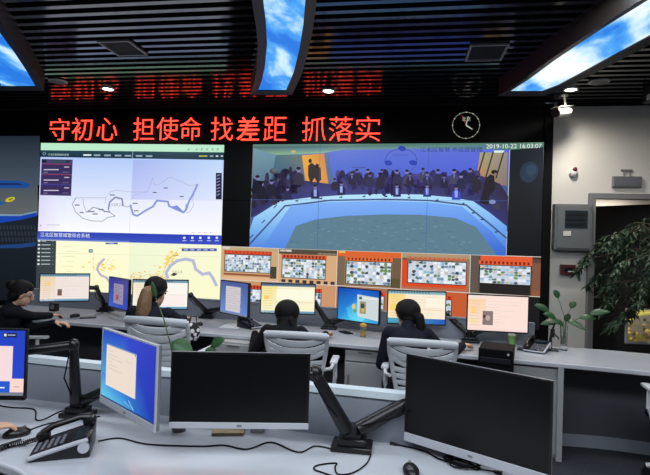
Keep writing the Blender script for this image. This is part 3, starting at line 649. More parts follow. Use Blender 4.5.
m = MB(); m.box((0.025, -.133, .09), (.245, .008, .20), .002); m.build('window', 'control_window', dd)
for j in range(3): MB().box((.02, -.138, .035+j*.055), (.2, .004, .03), .001).build('gauge_row', 'black', dd)
MB().box((-.07, -.133, -.075), (.085, .006, .055), .001).build('label_plate', 'white', dd)
p = wp(567, 269.5)
t = thing('fire_alarm_box', 'dark red fire alarm box below the grey control cabinet', 'alarm box', (p.x, WY, p.z))
MB().box((0, -.025, 0), (.165, .05, .115), .006).build('body', 'red_box', t); MB().box((0, -.052, .0), (.09, .006, .05), .002).build('call_button', 'black', t); MB().box((.03, -.056, -.02), (.07, .003, .012)).build('label_strip', 'paper', t)

# ------------------------------------------------------------------ consoles
def curve(pts, n=6):
    out = []; P = [Vector(p) for p in pts]
    for i in range(len(P)-1):
        a, b, c_, d = P[max(i-1, 0)], P[i], P[i+1], P[min(i+2, len(P)-1)]
        for k in range(n):
            t = k/n; out.append(.5*((2*b)+(c_-a)*t+(2*a-5*b+4*c_-d)*t*t+(3*b-a-3*c_+d)*t**3))
    out.append(P[-1]); return [(p.x, p.y) for p in out]
FF = curve([(-4.7, 4.74), (-3.27, 4.585), (-2.0, 4.47), (-.57, 4.34), (.9, 4.13), (1.8, 4.0), (2.7, 3.84)])
FB = curve([(-4.7, 5.60), (-3, 5.44), (-1.28, 5.26), (0, 5.04), (1.05, 4.80), (1.75, 4.78), (2.8, 4.56)])
fd = thing('console_desk', 'long curved grey console desk where the four operators sit', 'desk', (-1, 4.8, 0))
def sub(mb, name, m, root, **k):
    o = mb.build(name, m, root, **k); o.matrix_parent_inverse = Matrix.Translation(root.location).inverted(); return o
m = MB(); m.prism(FF+FB[::-1], ZT-.035, ZT, .008); sub(m, 'worktop', 'top', fd)
pan = [p for p in FB if p[0] < 1.24]
m = MB(); m.wallstrip([(a, b-.035) for a, b in pan], ZT, ZT+.19, .03); sub(m, 'back_panel', 'panel', fd)
m = MB(); m.wallstrip([(a, b-.045) for a, b in pan], ZT+.19, ZT+.205, .05); sub(m, 'panel_cap', 'panel', fd)
m = MB(); m.wallstrip([(a, b-.36) for a, b in FB], .10, ZT-.035, .03); sub(m, 'modesty_panel', 'panel_dark', fd)
m = MB(); m.wallstrip([(a, b-.37) for a, b in FB], 0, .10, .04); sub(m, 'plinth', 'panel', fd)
a0 = at_z(562, 369, ZT-.035); b0 = Vector((a0.x-.0, a0.y, 0))
m = MB(); m.prism([(a0.x-.02, a0.y+.02), (a0.x+.02, a0.y+.02), (a0.x+.05, a0.y+.45), (a0.x+.01, a0.y+.45)], 0, ZT-.035); sub(m, 'divider', 'cabinet', fd)
# pedestal cabinets under the far console
pc = None
for px0, px1, py, lab in ((212.5, 251, 345, 'grey pedestal cabinet under the desk behind the black centre monitor'), (343.5, 386, 352, 'grey pedestal cabinet with upright handle between two seated operators'), (516, 555, 368, 'grey pedestal cabinet at the open end of the operators desk')):
    a = at_z((px0+px1)/2, py, ZT-.05); wdt = (px1-px0)*.98*(a.y-.1)/F
    if pc is None or px0 > 500:
        W_ = .36
        t = thing('pedestal_cabinet', lab, 'cabinet', (a.x, a.y+.04, 0), R(-7), 'pedestal cabinets under the operators desk')
        MB().box((0, .2, .352), (W_, .36, .70), .004).build('body', 'cabinet', t)
        if px0 > 500:
            MB().box((0, .012, .36), (W_-.012, .018, .66), .003).build('door', 'cabinet', t)
        else:
            dd = MB().box((0, .012, .30), (W_-.012, .018, .56), .003).build('door', 'cabinet', t); MB().box((-W_/2+.04, -.002, .42), (.012, .012, .11), .003).build('door_handle', 'frame_grey', dd)
            dr = MB().box((0, .012, .64), (W_-.012, .018, .09), .003).build('drawer', 'cabinet', t); MB().box((0, -.002, .675), (.12, .012, .01), .003).build('drawer_handle', 'frame_grey', dr)
            pc = t
    else: dup(pc, (a.x, a.y+.04, 0), R(-7), lab)
# near console
NF = curve([(-3.3, 2.05), (-2.2, 1.86), (-1.47, 1.70), (-1.2, 1.59), (-.6, 1.44), (0, 1.36), (.5, 1.32)])
NB = curve([(-3.3, 2.56), (-1.72, 2.41), (-.27, 2.285), (.5, 2.215)])
nd = thing('console_desk', 'nearest grey-white console desk holding phone, cables and large monitors', 'desk', (-1, 2, 0))
m = MB(); m.prism(NF+NB[::-1], ZT-.04, ZT, .01); sub(m, 'worktop', 'top', nd)
m = MB(); m.wallstrip([(a, b-.035) for a, b in NB], ZT, ZT+.19, .03); sub(m, 'back_panel', 'panel', nd)
m = MB(); m.wallstrip([(a, b-.045) for a, b in NB], ZT+.19, ZT+.22, .06); sub(m, 'panel_cap', 'cap', nd)
m = MB(); m.wallstrip([(a, b-.2) for a, b in NB], 0, ZT-.04, .03); sub(m, 'modesty_panel', 'panel_dark', nd)
for x in (-2.4, -.9, .42): m = MB(); m.box((x, 1.86-.02*x, (ZT-.04)/2), (.04, .5, ZT-.04)); sub(m, 'support', 'panel', nd)

# ------------------------------------------------------------------ monitors
def monitor(px, py, Z, rz, w, h, label, draw=None, group=None, near=False, tilt=0, chin=None, frame='silver'):
    """monitor whose screen faces local -y; origin at the middle of the screen; draw(canvas) paints the lit picture in 0..1 coordinates"""
    p = at_d(px, py, Z)
    t = thing('computer_monitor', label, 'monitor', p, R(rz), group); t.rotation_euler.x = R(tilt)
    bz = .007 if near else .009; ch = chin if chin is not None else (.028 if near else .012)
    m = MB(); dp = .016 if near else .026; m.box((0, .001+dp/2, -ch/2+bz/2), (w+2*bz, dp, h+bz+ch), .004); m.box((0, .034, -.02), (w*.62, .034, h*.62), .012); m.build('housing', 'grey_plastic' if near and frame == 'silver' else 'bezel', t)
    m = MB(); fm = frame if near else 'bezel'
    m.box((0, -.001, h/2+bz/2), (w+2*bz, .008, bz)); m.box((-w/2-bz/2, -.001, 0), (bz, .008, h)); m.box((w/2+bz/2, -.001, 0), (bz, .008, h)); m.build('bezel', 'bezel' if not near else ('bezel' if draw is None else frame), t)
    MB().box((0, -.002, -h/2-ch/2), (w+2*bz, .010, ch), .002).build('chin', fm, t)
    if near: MB().ell((0.0, -.007, -h/2-ch/2), (.012, .002, .005), u=10, v=6).build('maker_badge', 'grey_plastic', t)
    if draw is None: MB().box((0, .0, 0), (w, .006, h)).build('screen', 'screen_off', t)
    else:
        c = Canvas(lambda u, v: ((u-.5)*w, -.0035, (.5-v)*h), (0, -1, 0), .00025); draw(c); c.build('screen', 'monitor', t)
        MB().box((0, .001, 0), (w, .006, h)).build('panel', 'screen_off', t)
    return t
def win(c, body, side, bar=(90, 130, 150), lines=(222, 214, 196)):
    """a browser-like page with a tool bar, left column and faint rows"""
    c.rect(0, 0, 1, 1, body); c.up(); c.grad(0, 0, 1, .09, bar, tuple(min(255, v+50) for v in bar)); c.grad(0, .09, .3, 1, side, body); c.rect(0, .93, 1, 1, (110, 160, 190)); c.up()
    for k in range(14): c.rect(.04+k*.05, .02, .07+k*.05, .05, (60, 80, 100))
    for k in range(9): c.rect(.33, .16+k*.085, .5+.44*random.random(), .17+k*.085, lines); c.rect(.04, .16+k*.085, .2, .18+k*.085, tuple(v-16 for v in side))
def dA(c): win(c, (242, 228, 222), (240, 214, 176)); c.up(); c.rect(.35, .56, .44, .80, (110, 92, 90)); c.rect(.36, .74, .43, .78, (180, 60, 50)); c.rect(.5, .45, .92, .455, (226, 196, 186)); c.rect(.1, .3, .2, .42, (244, 210, 140))
def dB(c):
    c.poly([(0, 0), (1, 0), (1, 1), (0, 1)], [(58, 58, 150), (48, 48, 140), (44, 70, 180), (60, 92, 190)]); c.up(); c.rect(.26, .18, .76, .86, (150, 138, 166)); c.up()
    for k in range(8): c.rect(.3, .24+k*.07, .6+.1*(k % 2), .255+k*.07, (110, 100, 130))
    c.rect(.4, .56, .52, .72, (170, 60, 60))
def dC(c): win(c, (250, 246, 238), (246, 232, 206)); c.up(); c.rect(.3, .5, .96, .52, (226, 220, 208)); c.rect(.42, .55, .95, .92, (252, 238, 232))
def dD(c):
    c.poly([(0, 0), (1, 0), (1, 1), (0, 1)], [(78, 92, 150), (66, 84, 150), (98, 136, 206), (110, 142, 206)]); c.up(); c.rect(.2, .14, .74, .92, (206, 200, 206)); c.up(); c.rect(.74, .14, .76, .92, (140, 150, 190)); c.rect(0, .955, 1, 1, (120, 130, 160))
    for k in range(9): c.rect(.25, .2+k*.075, .6+.1*(k % 3), .21+k*.075, (176, 170, 180))
def dE(c): win(c, (250, 244, 208), (246, 230, 150), (70, 90, 110)); c.up(); c.rect(.28, .18, .98, .55, (252, 250, 224)); c.rect(.28, .62, .98, .64, (220, 216, 190)); c.rect(.05, .42, .14, .54, (250, 206, 90))
def dF(c):
    c.poly([(0, 0), (.55, 0), (1, 0), (1, 1), (.5, 1), (0, 1)], [(14, 66, 170), (20, 90, 200), (16, 80, 186), (40, 150, 210), (90, 210, 240), (40, 150, 220)]); c.up()
    c.poly([(.2, .62), (.55, .35), (.9, .7), (.6, .98), (.3, .95)], [(50, 160, 225), (70, 180, 235), (60, 170, 225), (120, 225, 245), (90, 205, 240)]); c.up()
    c.ell(.40, .55, .045, .09, (230, 200, 110)); c.ell(.43, .68, .04, .07, (120, 160, 90)); c.poly([(.48, .16), (1, .2), (1, .92), (.5, .84)], (206, 216, 218)); c.up(); c.rect(.52, .22, .98, .28, (226, 232, 232)); c.rect(.55, .36, .70, .74, (156, 150, 110)); c.up(); c.ell(.62, .5, .05, .08, (60, 70, 80)); c.ell(.63, .63, .04, .06, (210, 180, 80)); c.rect(.53, .22, .6, .3, (90, 90, 80))
def dG(c): win(c, (252, 236, 212), (250, 216, 130), (110, 150, 160)); c.up(); c.rect(.66, .2, .98, .5, (252, 244, 220)); c.poly([(0, .84), (1, .84), (1, 1), (0, 1)], [(90, 170, 190), (40, 100, 190), (30, 80, 180), (70, 160, 190)]); c.rect(.3, .55, .95, .57, (230, 205, 170)); c.ell(.1, .5, .07, .12, (250, 216, 110))
def dH(c): win(c, (254, 226, 216), (252, 214, 176), (240, 210, 200)); c.up(); c.rect(0, 0, 1, .1, (250, 226, 216)); c.rect(0, .93, 1, 1, (248, 220, 214)); c.rect(.25, .44, .425, .84, (136, 120, 118)); c.up(); c.ell(.34, .64, .04, .08, (190, 170, 160)); c.ell(.28, .60, .02, .05, (60, 50, 52)); c.rect(.04, .35, .14, .5, (252, 214, 140)); c.rect(.05, .65, .12, .8, (240, 226, 150))
OG = 'monitors of the seated operators'
mA = monitor(65, 287.5, 5.25, 34, .45, .275, 'far leftmost operator monitor showing a pale page with a small photo', dA, OG)
mB = monitor(118.5, 293.3, 5.2, -36, .46, .30, 'blue-lit operator monitor turned sharply aside, left of the ponytailed woman', dB, OG)
mC = monitor(160.5, 294.5, 5.05, 20, .52, .283, 'operator monitor with a white page behind the ponytailed head', dC, OG)
mD = monitor(234, 298.3, 5.05, -36, .46, .32, 'operator monitor with blue border round a grey document', dD, OG)
mE = monitor(288, 298.5, 4.95, 9, .52, .283, 'operator monitor with a cream page behind the dark-haired head', dE, OG)
mF = monitor(358, 305.3, 4.85, -30, .47, .305, 'operator monitor with a bright blue desktop and small photo window', dF, OG)
mG = monitor(416.5, 307.5, 4.70, 6, .525, .297, 'operator monitor with orange-cream page and blue foot strip', dG, OG)
mH = monitor(497.5, 313.5, 4.42, 1, .505, .305, 'pink-white operator monitor at the right end showing a grey photo', dH, OG)
def dL(c):
    c.poly([(0, 0), (1, 0), (1, 1), (0, 1)], [(30, 70, 200), (34, 64, 190), (40, 70, 210), (30, 110, 220)]); c.up(); c.rect(.1, .24, .905, .80, (246, 220, 222)); c.up(); c.rect(.1, .78, .89, .955, (36, 90, 210)); c.rect(.89, .74, 1, .95, (250, 216, 206)); c.rect(0, .955, 1, 1, (120, 130, 140)); c.up()
    c.rect(.82, .04, .93, .105, (24, 34, 60)); c.up(); c.rect(.83, .05, .85, .09, (220, 230, 240)); c.rect(.86, .06, .92, .08, (150, 170, 200)); c.rect(.6, .87, .85, .89, (230, 235, 250)); c.rect(.92, .86, .97, .87, (160, 140, 170))
    for k in range(7): c.rect(.14, .3+k*.06, .5, .305+k*.06, (226, 196, 200))
def dM(c):
    c.poly([(0, 0), (.5, 0), (1, 0), (1, 1), (.5, 1), (0, 1)], [(36, 70, 190), (40, 66, 200), (36, 56, 186), (26, 50, 176), (40, 130, 206), (70, 190, 216)]); c.up()
    c.poly([(0, .62), (.35, .75), (.62, 1), (0, 1)], [(60, 130, 220), (50, 130, 215), (60, 150, 220), (100, 210, 226)]); c.up()
    c.rect(.09, .19, .67, .80, (236, 220, 206)); c.up(); c.rect(.09, .19, .67, .205, (130, 150, 190)); c.rect(.64, .205, .66, .23, (120, 140, 200))
    for k in range(6): c.rect(.14, .28+k*.05, .22+.1*(k % 3), .285+k*.05, (190, 170, 160))
    c.rect(.48, .34, .6, .345, (200, 180, 170)); c.line([(.55, .86), (.64, .95)], .008, (200, 235, 240)); c.line([(.48, .90), (.66, .97)], .006, (150, 220, 235)); c.rect(0, .975, 1, 1, (30, 60, 120))
NG = 'large monitors on the nearest desk'
mL = monitor(-38, 362, 2.2, 12, .53, .283, 'near monitor cut by the left picture edge, blue with a pink page', dL, NG, True, frame='bezel', chin=.02)
mM = monitor(127.5, 373, 2.06, -35, .476, .291, 'near lit monitor turned aside, blue desktop with a cream dialog window', dM, NG, True)
mN = monitor(240.5, 388.3, 1.97, 12, .523, .263, 'near black switched-off monitor standing square behind the notebook', None, NG, True, chin=.024)
mR = monitor(472, 409.5, 1.96, -31, .574, .322, 'near black switched-off monitor turned aside above the coiled cable', None, NG, True, chin=.036)

# ------------------------------------------------------------------ twin monitor arms
def arm_stand(base, label, arms, group, scale=1.0, rz=0):
    """base on the worktop; each arm is a list of 3D points from the post outwards (last point = back of the monitor)"""
    t = thing('monitor_arm', label, 'monitor arm', base, rz, group); inv = Matrix.Rotation(-rz, 4, 'Z') @ Matrix.Translation(-Vector(base))
    s = scale
    m = MB(); m.box((0, 0, .011), (.155*s, .115*s, .022), .006); m.box((0, 0, .034), (.11*s, .085*s, .03), .008); m.build('base', 'black', t)
    m = MB(); m.box((0, 0, .055), (.07*s, .05*s, .02), .004); m.cyl((0, 0, .04), (0, 0, .10), .024*s); m.build('post', 'dark_metal', t)
    for pts in arms:
        P = [inv @ Vector(p) for p in pts]
        st = Vector((0, 0, .075)) + Vector((P[0].x*.25, P[0].y*.25, 0)).normalized()*.025
        a = MB(); a.tube([st, st.lerp(P[0], .3), P[0]], [.030*s, .028*s, .022*s], 10); a.ell(P[0], (.028*s, .028*s, .034*s))
        o = a.build('lower_arm', 'black', t, True)
        if len(P) > 1:
            a = MB(); a.tube(P, [.023*s]*(len(P)-1)+[.019*s], 10); a.build('upper_arm', 'black', t, True)
            a = MB(); a.cyl(P[-1], P[-1]+(P[-2]-P[-1]).normalized()*.03, .032*s); a.build('head_joint', 'dark_metal', t, True)
        mid = st.lerp(P[0], .5); pr = Vector((P[0].y-st.y, st.x-P[0].x, 0)); pr = pr.normalized()*.0 if pr.length < 1e-6 else pr.normalized()
        MB().tube([st+Vector((0, -.02, .02)), mid+Vector((0, -.05*s, -.01))+pr*.02, P[0]+Vector((0, -.03, -.03))], .0035, 6).build('cable', 'matte_black', t, True)
    return t
FG = 'twin monitor arms on the operators desk'
def bz(px, py): return at_z(px, py, ZT)
def reach(mon, px, py, Z):
    """elbow near a sighted point but always behind the monitor, then the mount on its back"""
    mx = Matrix.Translation(mon.location) @ Euler(mon.rotation_euler).to_matrix().to_4x4()
    e = mx.inverted() @ at_d(px, py, Z); e.y = max(e.y, .135)
    return [mx @ e, mx @ Vector((e.x*.35, max(.085, e.y*.6), e.z*.4)), mx @ Vector((0, .052, -.02))]
arm_stand(bz(105, 311.5), 'black twin monitor arm between the two leftmost operator monitors', [reach(mA, 97, 290, 5.28), reach(mB, 112, 304, 5.28)], FG)
arm_stand(bz(207, 318), 'black twin monitor arm right of the ponytailed woman', [reach(mC, 190, 297, 5.1), reach(mD, 221, 306, 5.12)], FG)
arm_stand(bz(329, 329), 'black twin monitor arm right of the dark-haired woman in the middle', [reach(mE, 315, 304, 5.0), reach(mF, 342, 318, 4.9)], FG)
arm_stand(bz(470, 342), 'black twin monitor arm beside the computer tower', [reach(mG, 448, 316, 4.75), reach(mH, 484, 330, 4.48)], FG)
KG = 'twin monitor arms on the nearest desk'
arm_stand(bz(78, 416), 'black twin monitor arm on the nearest desk behind the desk phone', [reach(mL, 63, 350, 2.25), reach(mM, 96, 388, 2.30)], KG, .9)
arm_stand(bz(352, 448), 'black twin monitor arm between the two switched-off monitors', [reach(mN, 316, 378, 2.05), reach(mR, 400, 402, 2.0)], KG, 1.1)

# ------------------------------------------------------------------ office chairs
def make_chair(lift=0.0, back=0.0):
    """seat set lift higher or lower on its gas spring, back and arms set by back"""
    t = thing('office_chair', '', 'chair', (0, 0, 0), 0, 'white slatted office chairs')
    m = MB()                                           # faces +y, the slatted back at -y
    zt, zb, tw, bw = .89, .47, .235, .165
    def by(z, x): u = (z-zb)/(zt-zb); return -.235-.10*u+.05*(x/tw)**2+.03*math.sin(u*PI)
    prof = lambda u: bw+(tw-bw)*min(1, u*1.25)**.8
    for s_ in (-1, 1): m.tube([(s_*prof(u), by(zb+(zt-zb)*u, s_*prof(u)), zb+(zt-zb)*u) for u in [k/10 for k in range(11)]], .017, 8)
    m.tube([(tw*x, by(zt, tw*x), zt-.012+.012*(1-x*x)) for x in [k/6-1 for k in range(13)]], .015, 8, flat=1.9)
    m.tube([(bw*x, by(zb, bw*x), zb) for x in [k/4-1 for k in range(9)]], .015, 8, flat=1.5)
    for k, (u, th, sag) in enumerate(((.87, 1.5, -.018), (.74, 1.5, -.026), (.61, 1.5, -.022), (.48, 1.4, -.016), (.36, 1.4, -.01), (.24, 1.3, 0), (.12, 1.3, .006))):
        w_ = prof(u); z = zb+(zt-zb)*u
        m.tube([(w_*x, by(z, w_*x), z+sag*(1-x*x)+.03*abs(x)**3*(k < 3)) for x in [j/6-1 for j in range(13)]], [.009+.006*(1-abs(j/6-1)**2) for j in range(13)], 6, flat=th*1.25)
    m.lift(back).build('backrest', 'chair', t, True)
    m = MB(); m.tube([(0, -.215, .56+back), (0, -.2, .44+lift), (0, -.06, .385+lift)], .024, 8, flat=.7); m.build('back_support', 'chair', t, True)
    m = MB(); m.box((0, .0, .425), (.48, .46, .07), .03, seg=3); m.lift(lift).build('seat', 'chair_dark', t, True)
    for s_ in (-1, 1):
        m = MB(); m.box((s_*.275, .0, .645), (.06, .25, .028), .012); m.tube([(s_*.275, .03, .64), (s_*.28, .02, .5), (s_*.26, 0, .41+lift-back), (s_*.15, 0, .385+lift-back)], .018, 8); m.tube([(s_*.275, -.10, .635), (s_*.262, -.2, .62), (s_*.225, -.27, .63)], .014, 8)
        m.lift(back).build('armrest', 'chair', t, True)
    m = MB(); m.cyl((0, 0, .1), (0, 0, .39+lift), .026); m.box((0, 0, .38+lift), (.2, .2, .025), .005); m.build('gas_column', 'dark_metal', t)
    m = MB()
    for k in range(5): a = 2*PI*k/5+.3; m.tube([(0, 0, .12), (.14*math.cos(a), .14*math.sin(a), .105), (.28*math.cos(a), .28*math.sin(a), .075)], [.03, .022, .016], 8)
    m.build('star_base', 'chair', t, True)
    for k in range(5):
        a = 2*PI*k/5+.3; q = Vector((.28*math.cos(a), .28*math.sin(a), .028)); n_ = Vector((-math.sin(a), math.cos(a), 0))
        m = MB(); m.cyl(q-n_*.02, q+n_*.02, .028); m.cyl(q, q+Vector((0, 0, .05)), .01); m.build('caster', 'black', t, True)
    return t
chair0 = make_chair()
def seat_at(px, Z): p = at_d(px, 330, Z); return Vector((p.x, p.y, 0))

# ------------------------------------------------------------------ people
def capsule(b, a, c, ra, rb, n=12):
    a, c = Vector(a), Vector(c); d = c-a; L_ = d.length or 1e-6
    q = (d.to_track_quat('Z', 'Y') if d.length > 1e-6 else Vector((0, 0, 1)).to_track_quat('Z', 'Y')).to_matrix()
    prof = [(ra*math.cos(t), -ra*math.sin(t)) for t in (PI/2*.97, PI/3, PI/6, 0)]+[(rb*math.cos(t), L_+rb*math.sin(t)) for t in (0, PI/6, PI/3, PI/2*.97)]
    rings = [[b.verts.new(a+q @ Vector((r*math.cos(2*PI*k/n), r*math.sin(2*PI*k/n), z))) for k in range(n)] for r, z in prof]
    for A, B in zip(rings, rings[1:]):
        for k in range(n): b.faces.new((A[k], A[(k+1) % n], B[(k+1) % n], B[k]))
    b.faces.new(rings[0][::-1]); b.faces.new(rings[-1])
def bake(pieces, voxel, name, m, parent=None, smooth=4):
    """one continuous skin over capsules ('c', a, b, ra, rb) and ellipsoids ('e', centre, radii, rotation)"""
    b = bmesh.new()
    for p in pieces:
        if p[0] == 'c': capsule(b, *p[1:])
        else:
            mx = Matrix.Translation(p[1]) @ (p[3].to_matrix().to_4x4() if len(p) > 3 else Matrix()) @ Matrix.Diagonal((*p[2], 1))
            bmesh.ops.create_uvsphere(b, u_segments=20, v_segments=14, radius=1, matrix=mx)
    bmesh.ops.recalc_face_normals(b, faces=b.faces)
    me = bpy.data.meshes.new(name); b.to_mesh(me); b.free()
    o = bpy.data.objects.new(name, me); COL.objects.link(o)
    r = o.modifiers.new('r', 'REMESH'); r.mode = 'VOXEL'; r.voxel_size = voxel
    s_ = o.modifiers.new('s', 'SMOOTH'); s_.factor = .5; s_.iterations = smooth
    dg = bpy.context.evaluated_depsgraph_get(); dg.update()
    nm = bpy.data.meshes.new_from_object(o.evaluated_get(dg)); o.modifiers.clear(); o.data = nm; bpy.data.meshes.remove(me); nm.name = name
    nm.materials.clear(); nm.materials.append(M[m])
    for p in nm.polygons: p.use_smooth = True
    if parent is not None: o.parent = parent
    return o
def hand(W_, fwd, down, side, s=1.0, curl=1.0):
    """palm plus five bent fingers: fwd along the palm, down = palm normal, side = towards the thumb"""
    fwd, down, side = Vector(fwd).normalized(), Vector(down).normalized(), Vector(side).normalized(); P = []
    W_ = Vector(W_)
    for k, off in enumerate((.030, .010, -.011, -.031)):
        kn = W_+fwd*(.085-.004*abs(k-1))*s+side*off*s
        P.append(('c', W_+side*off*.5*s+fwd*.012*s, kn, .0125*s, .0105*s))
        p, ang = kn, .25*curl
        for ln in [x*(.92, 1.0, .95, .78)[k] for x in (.043, .027, .021)]:
            d = fwd*math.cos(ang)+down*math.sin(ang); q = p+d*ln*s; P.append(('c', p, q, .0092*s, .0082*s)); p = q; ang += .48*curl
    b0 = W_+fwd*.022*s+side*.022*s; d1 = (fwd*.62+side*.72+down*.25).normalized(); b1 = b0+d1*.044*s; d2 = (fwd*.9+side*.28+down*.3).normalized()
    P += [('c', b0, b1, .0125*s, .0105*s), ('c', b1, b1+d2*.030*s, .0100*s, .0090*s), ('c', b1+d2*.030*s, b1+d2*.052*s, .0090*s, .0080*s)]
    P.append(('e', W_+fwd*.045*s, (.03*s, .03*s, .014*s)))
    return P
def ik(S, T, l1, l2, hint):
    S, T = Vector(S), Vector(T); d = T-S; L_ = min(d.length, (l1+l2)*.995); u = d.normalized()
    if d.length > L_: T = S+u*L_
    x = (l1*l1-l2*l2+L_*L_)/(2*L_); h_ = math.sqrt(max(0, l1*l1-x*x)); hv = Vector(hint); hv = (hv-u*hv.dot(u)).normalized()
    return S+u*x+hv*h_, T
def person(loc, rz, label, lean=.10, s=1.0, seat=.46, hands=((-.22, .42, .76), (.22, .42, .76)), head_turn=0, head_drop=.0, hair='tail', group=None, suit='suit', hair_mat='hair', glasses=False, voxel=.0075, lr=0):
    """seated figure facing local +y; returns the body mesh that carries hair and clothes"""
    z0 = seat
    hip = Vector((0, .0, z0+.09)); V = Vector
    def up(k, dx=0, dy=0): return V((dx*s, (lean*k/.5*1.0+dy)*s, z0+.09+k*s))
    chest, neck = up(.34), up(.50)
    hc = up(.645-head_drop, 0, .035)+V((0, head_drop*.6, 0))
    A = math.radians(head_turn)
    fx = V((math.sin(-A), math.cos(A), -.28-head_drop*1.5)).normalized(); sx = V((fx.y, -fx.x, 0)).normalized(); uz = sx.cross(fx).normalized()
    def hp(x, y, z): return hc+(sx*x+fx*y+uz*z)*s
    hq = Matrix((sx, fx, uz)).transposed().to_quaternion()
    sk = [('c', chest, neck, .07*s, .05*s), ('c', neck, hp(0, -.015, -.06), .052*s, .05*s), ('e', hp(0, -.012, .025), (.076*s, .095*s, .092*s), hq), ('e', hp(0, .022, -.045), (.058*s, .068*s, .072*s), hq),
          ('e', hp(0, .058, -.092), (.028*s, .026*s, .02*s), hq), ('c', hp(0, .088, .012), hp(0, .108, -.028), .009*s, .014*s), ('e', hp(0, .082, -.062), (.024*s, .012*s, .009*s), hq)]
    for q in (-1, 1): sk += [('e', hp(q*.078, -.01, -.012), (.012*s, .022*s, .034*s), hq), ('e', hp(q*.034, .076, .028), (.026*s, .014*s, .008*s), hq)]
    jk = [('e', up(.08), (.165*s, .125*s, .13*s)), ('e', up(.24), (.16*s, .115*s, .16*s)), ('e', up(.38), (.165*s, .115*s, .13*s)), ('c', up(.45, -.09), up(.45, .09), .062*s, .062*s), ('c', up(.46), up(.52), .075*s, .055*s)]
    sk += [('e', up(.08), (.14*s, .10*s, .11*s)), ('e', up(.24), (.135*s, .09*s, .15*s)), ('e', up(.38), (.15*s, .09*s, .12*s))]
    for k, q in enumerate((-1, 1)):
        S = up(.455, q*.152); E_, T = ik(S, hands[k], .27*s, .24*s, (q*.22, -.35, -.9))
        fw = (T-E_).normalized(); fw2 = V((fw.x, fw.y, min(fw.z, 0)*.4)).normalized(); sd = V((-q*fw2.y, q*fw2.x, 0)).normalized()
        jk += [('c', S, E_, .062*s, .05*s), ('c', E_, T-fw*.012, .047*s, .036*s)]
        sk += [('c', S, E_, .045*s, .037*s), ('c', E_, T, .037*s, .026*s)]+hand(T, fw2, (0, 0, -1), sd, s*.95, 1.0)
    tr, sh = [('e', hip, (.175*s, .15*s, .10*s))], []
    sk += [('e', hip, (.15*s, .12*s, .08*s))]
    for q in (-1, 1):
        h_ = hip+V((q*.09*s, .02, -.01)); kn = V((q*.12*s, .42*s, z0+.07)); an = V((q*.12*s, .38*s, .10))
        tr += [('c', h_, kn, .085*s, .062*s), ('c', kn, an+V((0, 0, .03)), .06*s, .05*s)]
        sk += [('c', h_, kn, .07*s, .05*s), ('c', kn, an, .048*s, .034*s), ('c', an, an+V((0, .1, -.045)), .034*s, .028*s)]
        sh += [('c', an+V((0, -.02, -.055)), an+V((0, .15, -.065)), .042*s, .034*s), ('c', an, an+V((0, 0, -.05)), .042*s, .042*s)]
    body = bake(sk, voxel*.75, 'person', 'skin'); tag(body, label, 'person', group); body.location = loc; body.rotation_euler = (0, 0, rz)
    bake(jk, voxel*1.2, 'jacket', suit, body, 3); bake(tr, voxel*1.4, 'trousers', suit, body, 3)
    for k in range(2): bake(sh[2*k:2*k+2], voxel*1.3, 'shoe', 'shoe', body, 2)
    m = MB()
    for q in (-1, 1): m.ell(hp(q*.033, .079, .008), (.012*s, .009*s, .008*s))
    m.build('eyes', 'eye', body, True)
    hr = [('e', hp(0, -.03, .038), (.088*s, .094*s, .094*s), hq), ('e', hp(0, -.005, .068), (.078*s, .088*s, .062*s), hq), ('e', hp(0, -.055, -.03), (.074*s, .058*s, .075*s), hq)]
    for q in (-1, 1): hr.append(('c', hp(q*.07, .02, .05), hp(q*.074, -.03, -.02), .018*s, .02*s))
    if hair == 'bob':
        hr += [('e', hp(0, -.05, -.06), (.086*s, .065*s, .10*s), hq), ('e', hp(0, -.025, .02), (.118*s, .112*s, .112*s), hq)]
        for q in (-1, 1): hr.append(('c', hp(q*.077, .01, .03), hp(q*.07, -.005, -.12), .025*s, .02*s))
    if hair == 'sidetail': hr += [('e', hp(.01, -.035, .025), (.102*s, .104*s, .105*s), hq)]
    if hair == 'bob': hr += [('c', hp(.04, -.09, -.07), hp(.095, -.085, -.165), .032*s, .026*s)]
    if hair == 'bun':
        hr += [('e', hp(0, -.12, .055), (.045*s, .042*s, .045*s), hq)]
    ho = bake(hr, voxel*.9, 'hair', 'hair', body, 3)
    if hair in ('tail', 'longtail', 'sidetail'):
        if hair == 'longtail': an = hp(.022, -.105, .01); pts, rr = [an, an+V((-.012, -.045, -.03))*s, an+V((-.02, -.06, -.11))*s, an+V((-.026, -.065, -.20))*s, an+V((-.028, -.065, -.27))*s], [.03, .048, .058, .06, .04]
        else: an = hp(.02, -.10, -.02); pts, rr = [an, an+V((.035, -.03, -.015))*s, an+V((.045, -.035, -.08))*s, an+V((.05, -.04, -.15))*s, an+V((.045, -.045, -.20))*s], [.03, .04, .042, .036, .02]
        bake([('c', a, c_, x*s, y_*s) for a, c_, x, y_ in zip(pts, pts[1:], rr, rr[1:])], voxel*.9, 'ponytail', hair_mat, body, 3)
        MB().tube([pts[0]+(sx*math.cos(t)+uz*math.sin(t))*.034*s for t in [2*PI*k/12 for k in range(12)]], .008, 6, closed=True).build('hair_tie', 'black', body, True)
    if glasses:
        m = MB()
        for q in (-1, 1): m.tube([hp(q*.034+.024*math.cos(t), .098, .006+.018*math.sin(t)) for t in [2*PI*k/16 for k in range(16)]], .0025, 6, closed=True); m.tube([hp(q*.058, .097, .01), hp(q*.082, .02, .012), hp(q*.082, -.02, .0)], .0025, 6)
        m.tube([hp(-.011, .1, .008), hp(.011, .1, .008)], .0025, 6); m.build('glasses', 'silver', body, True)
    return body
def local(loc, rz, p): q = Matrix.Rotation(-rz, 3, 'Z') @ (Vector(p)-Vector(loc)); return tuple(q)
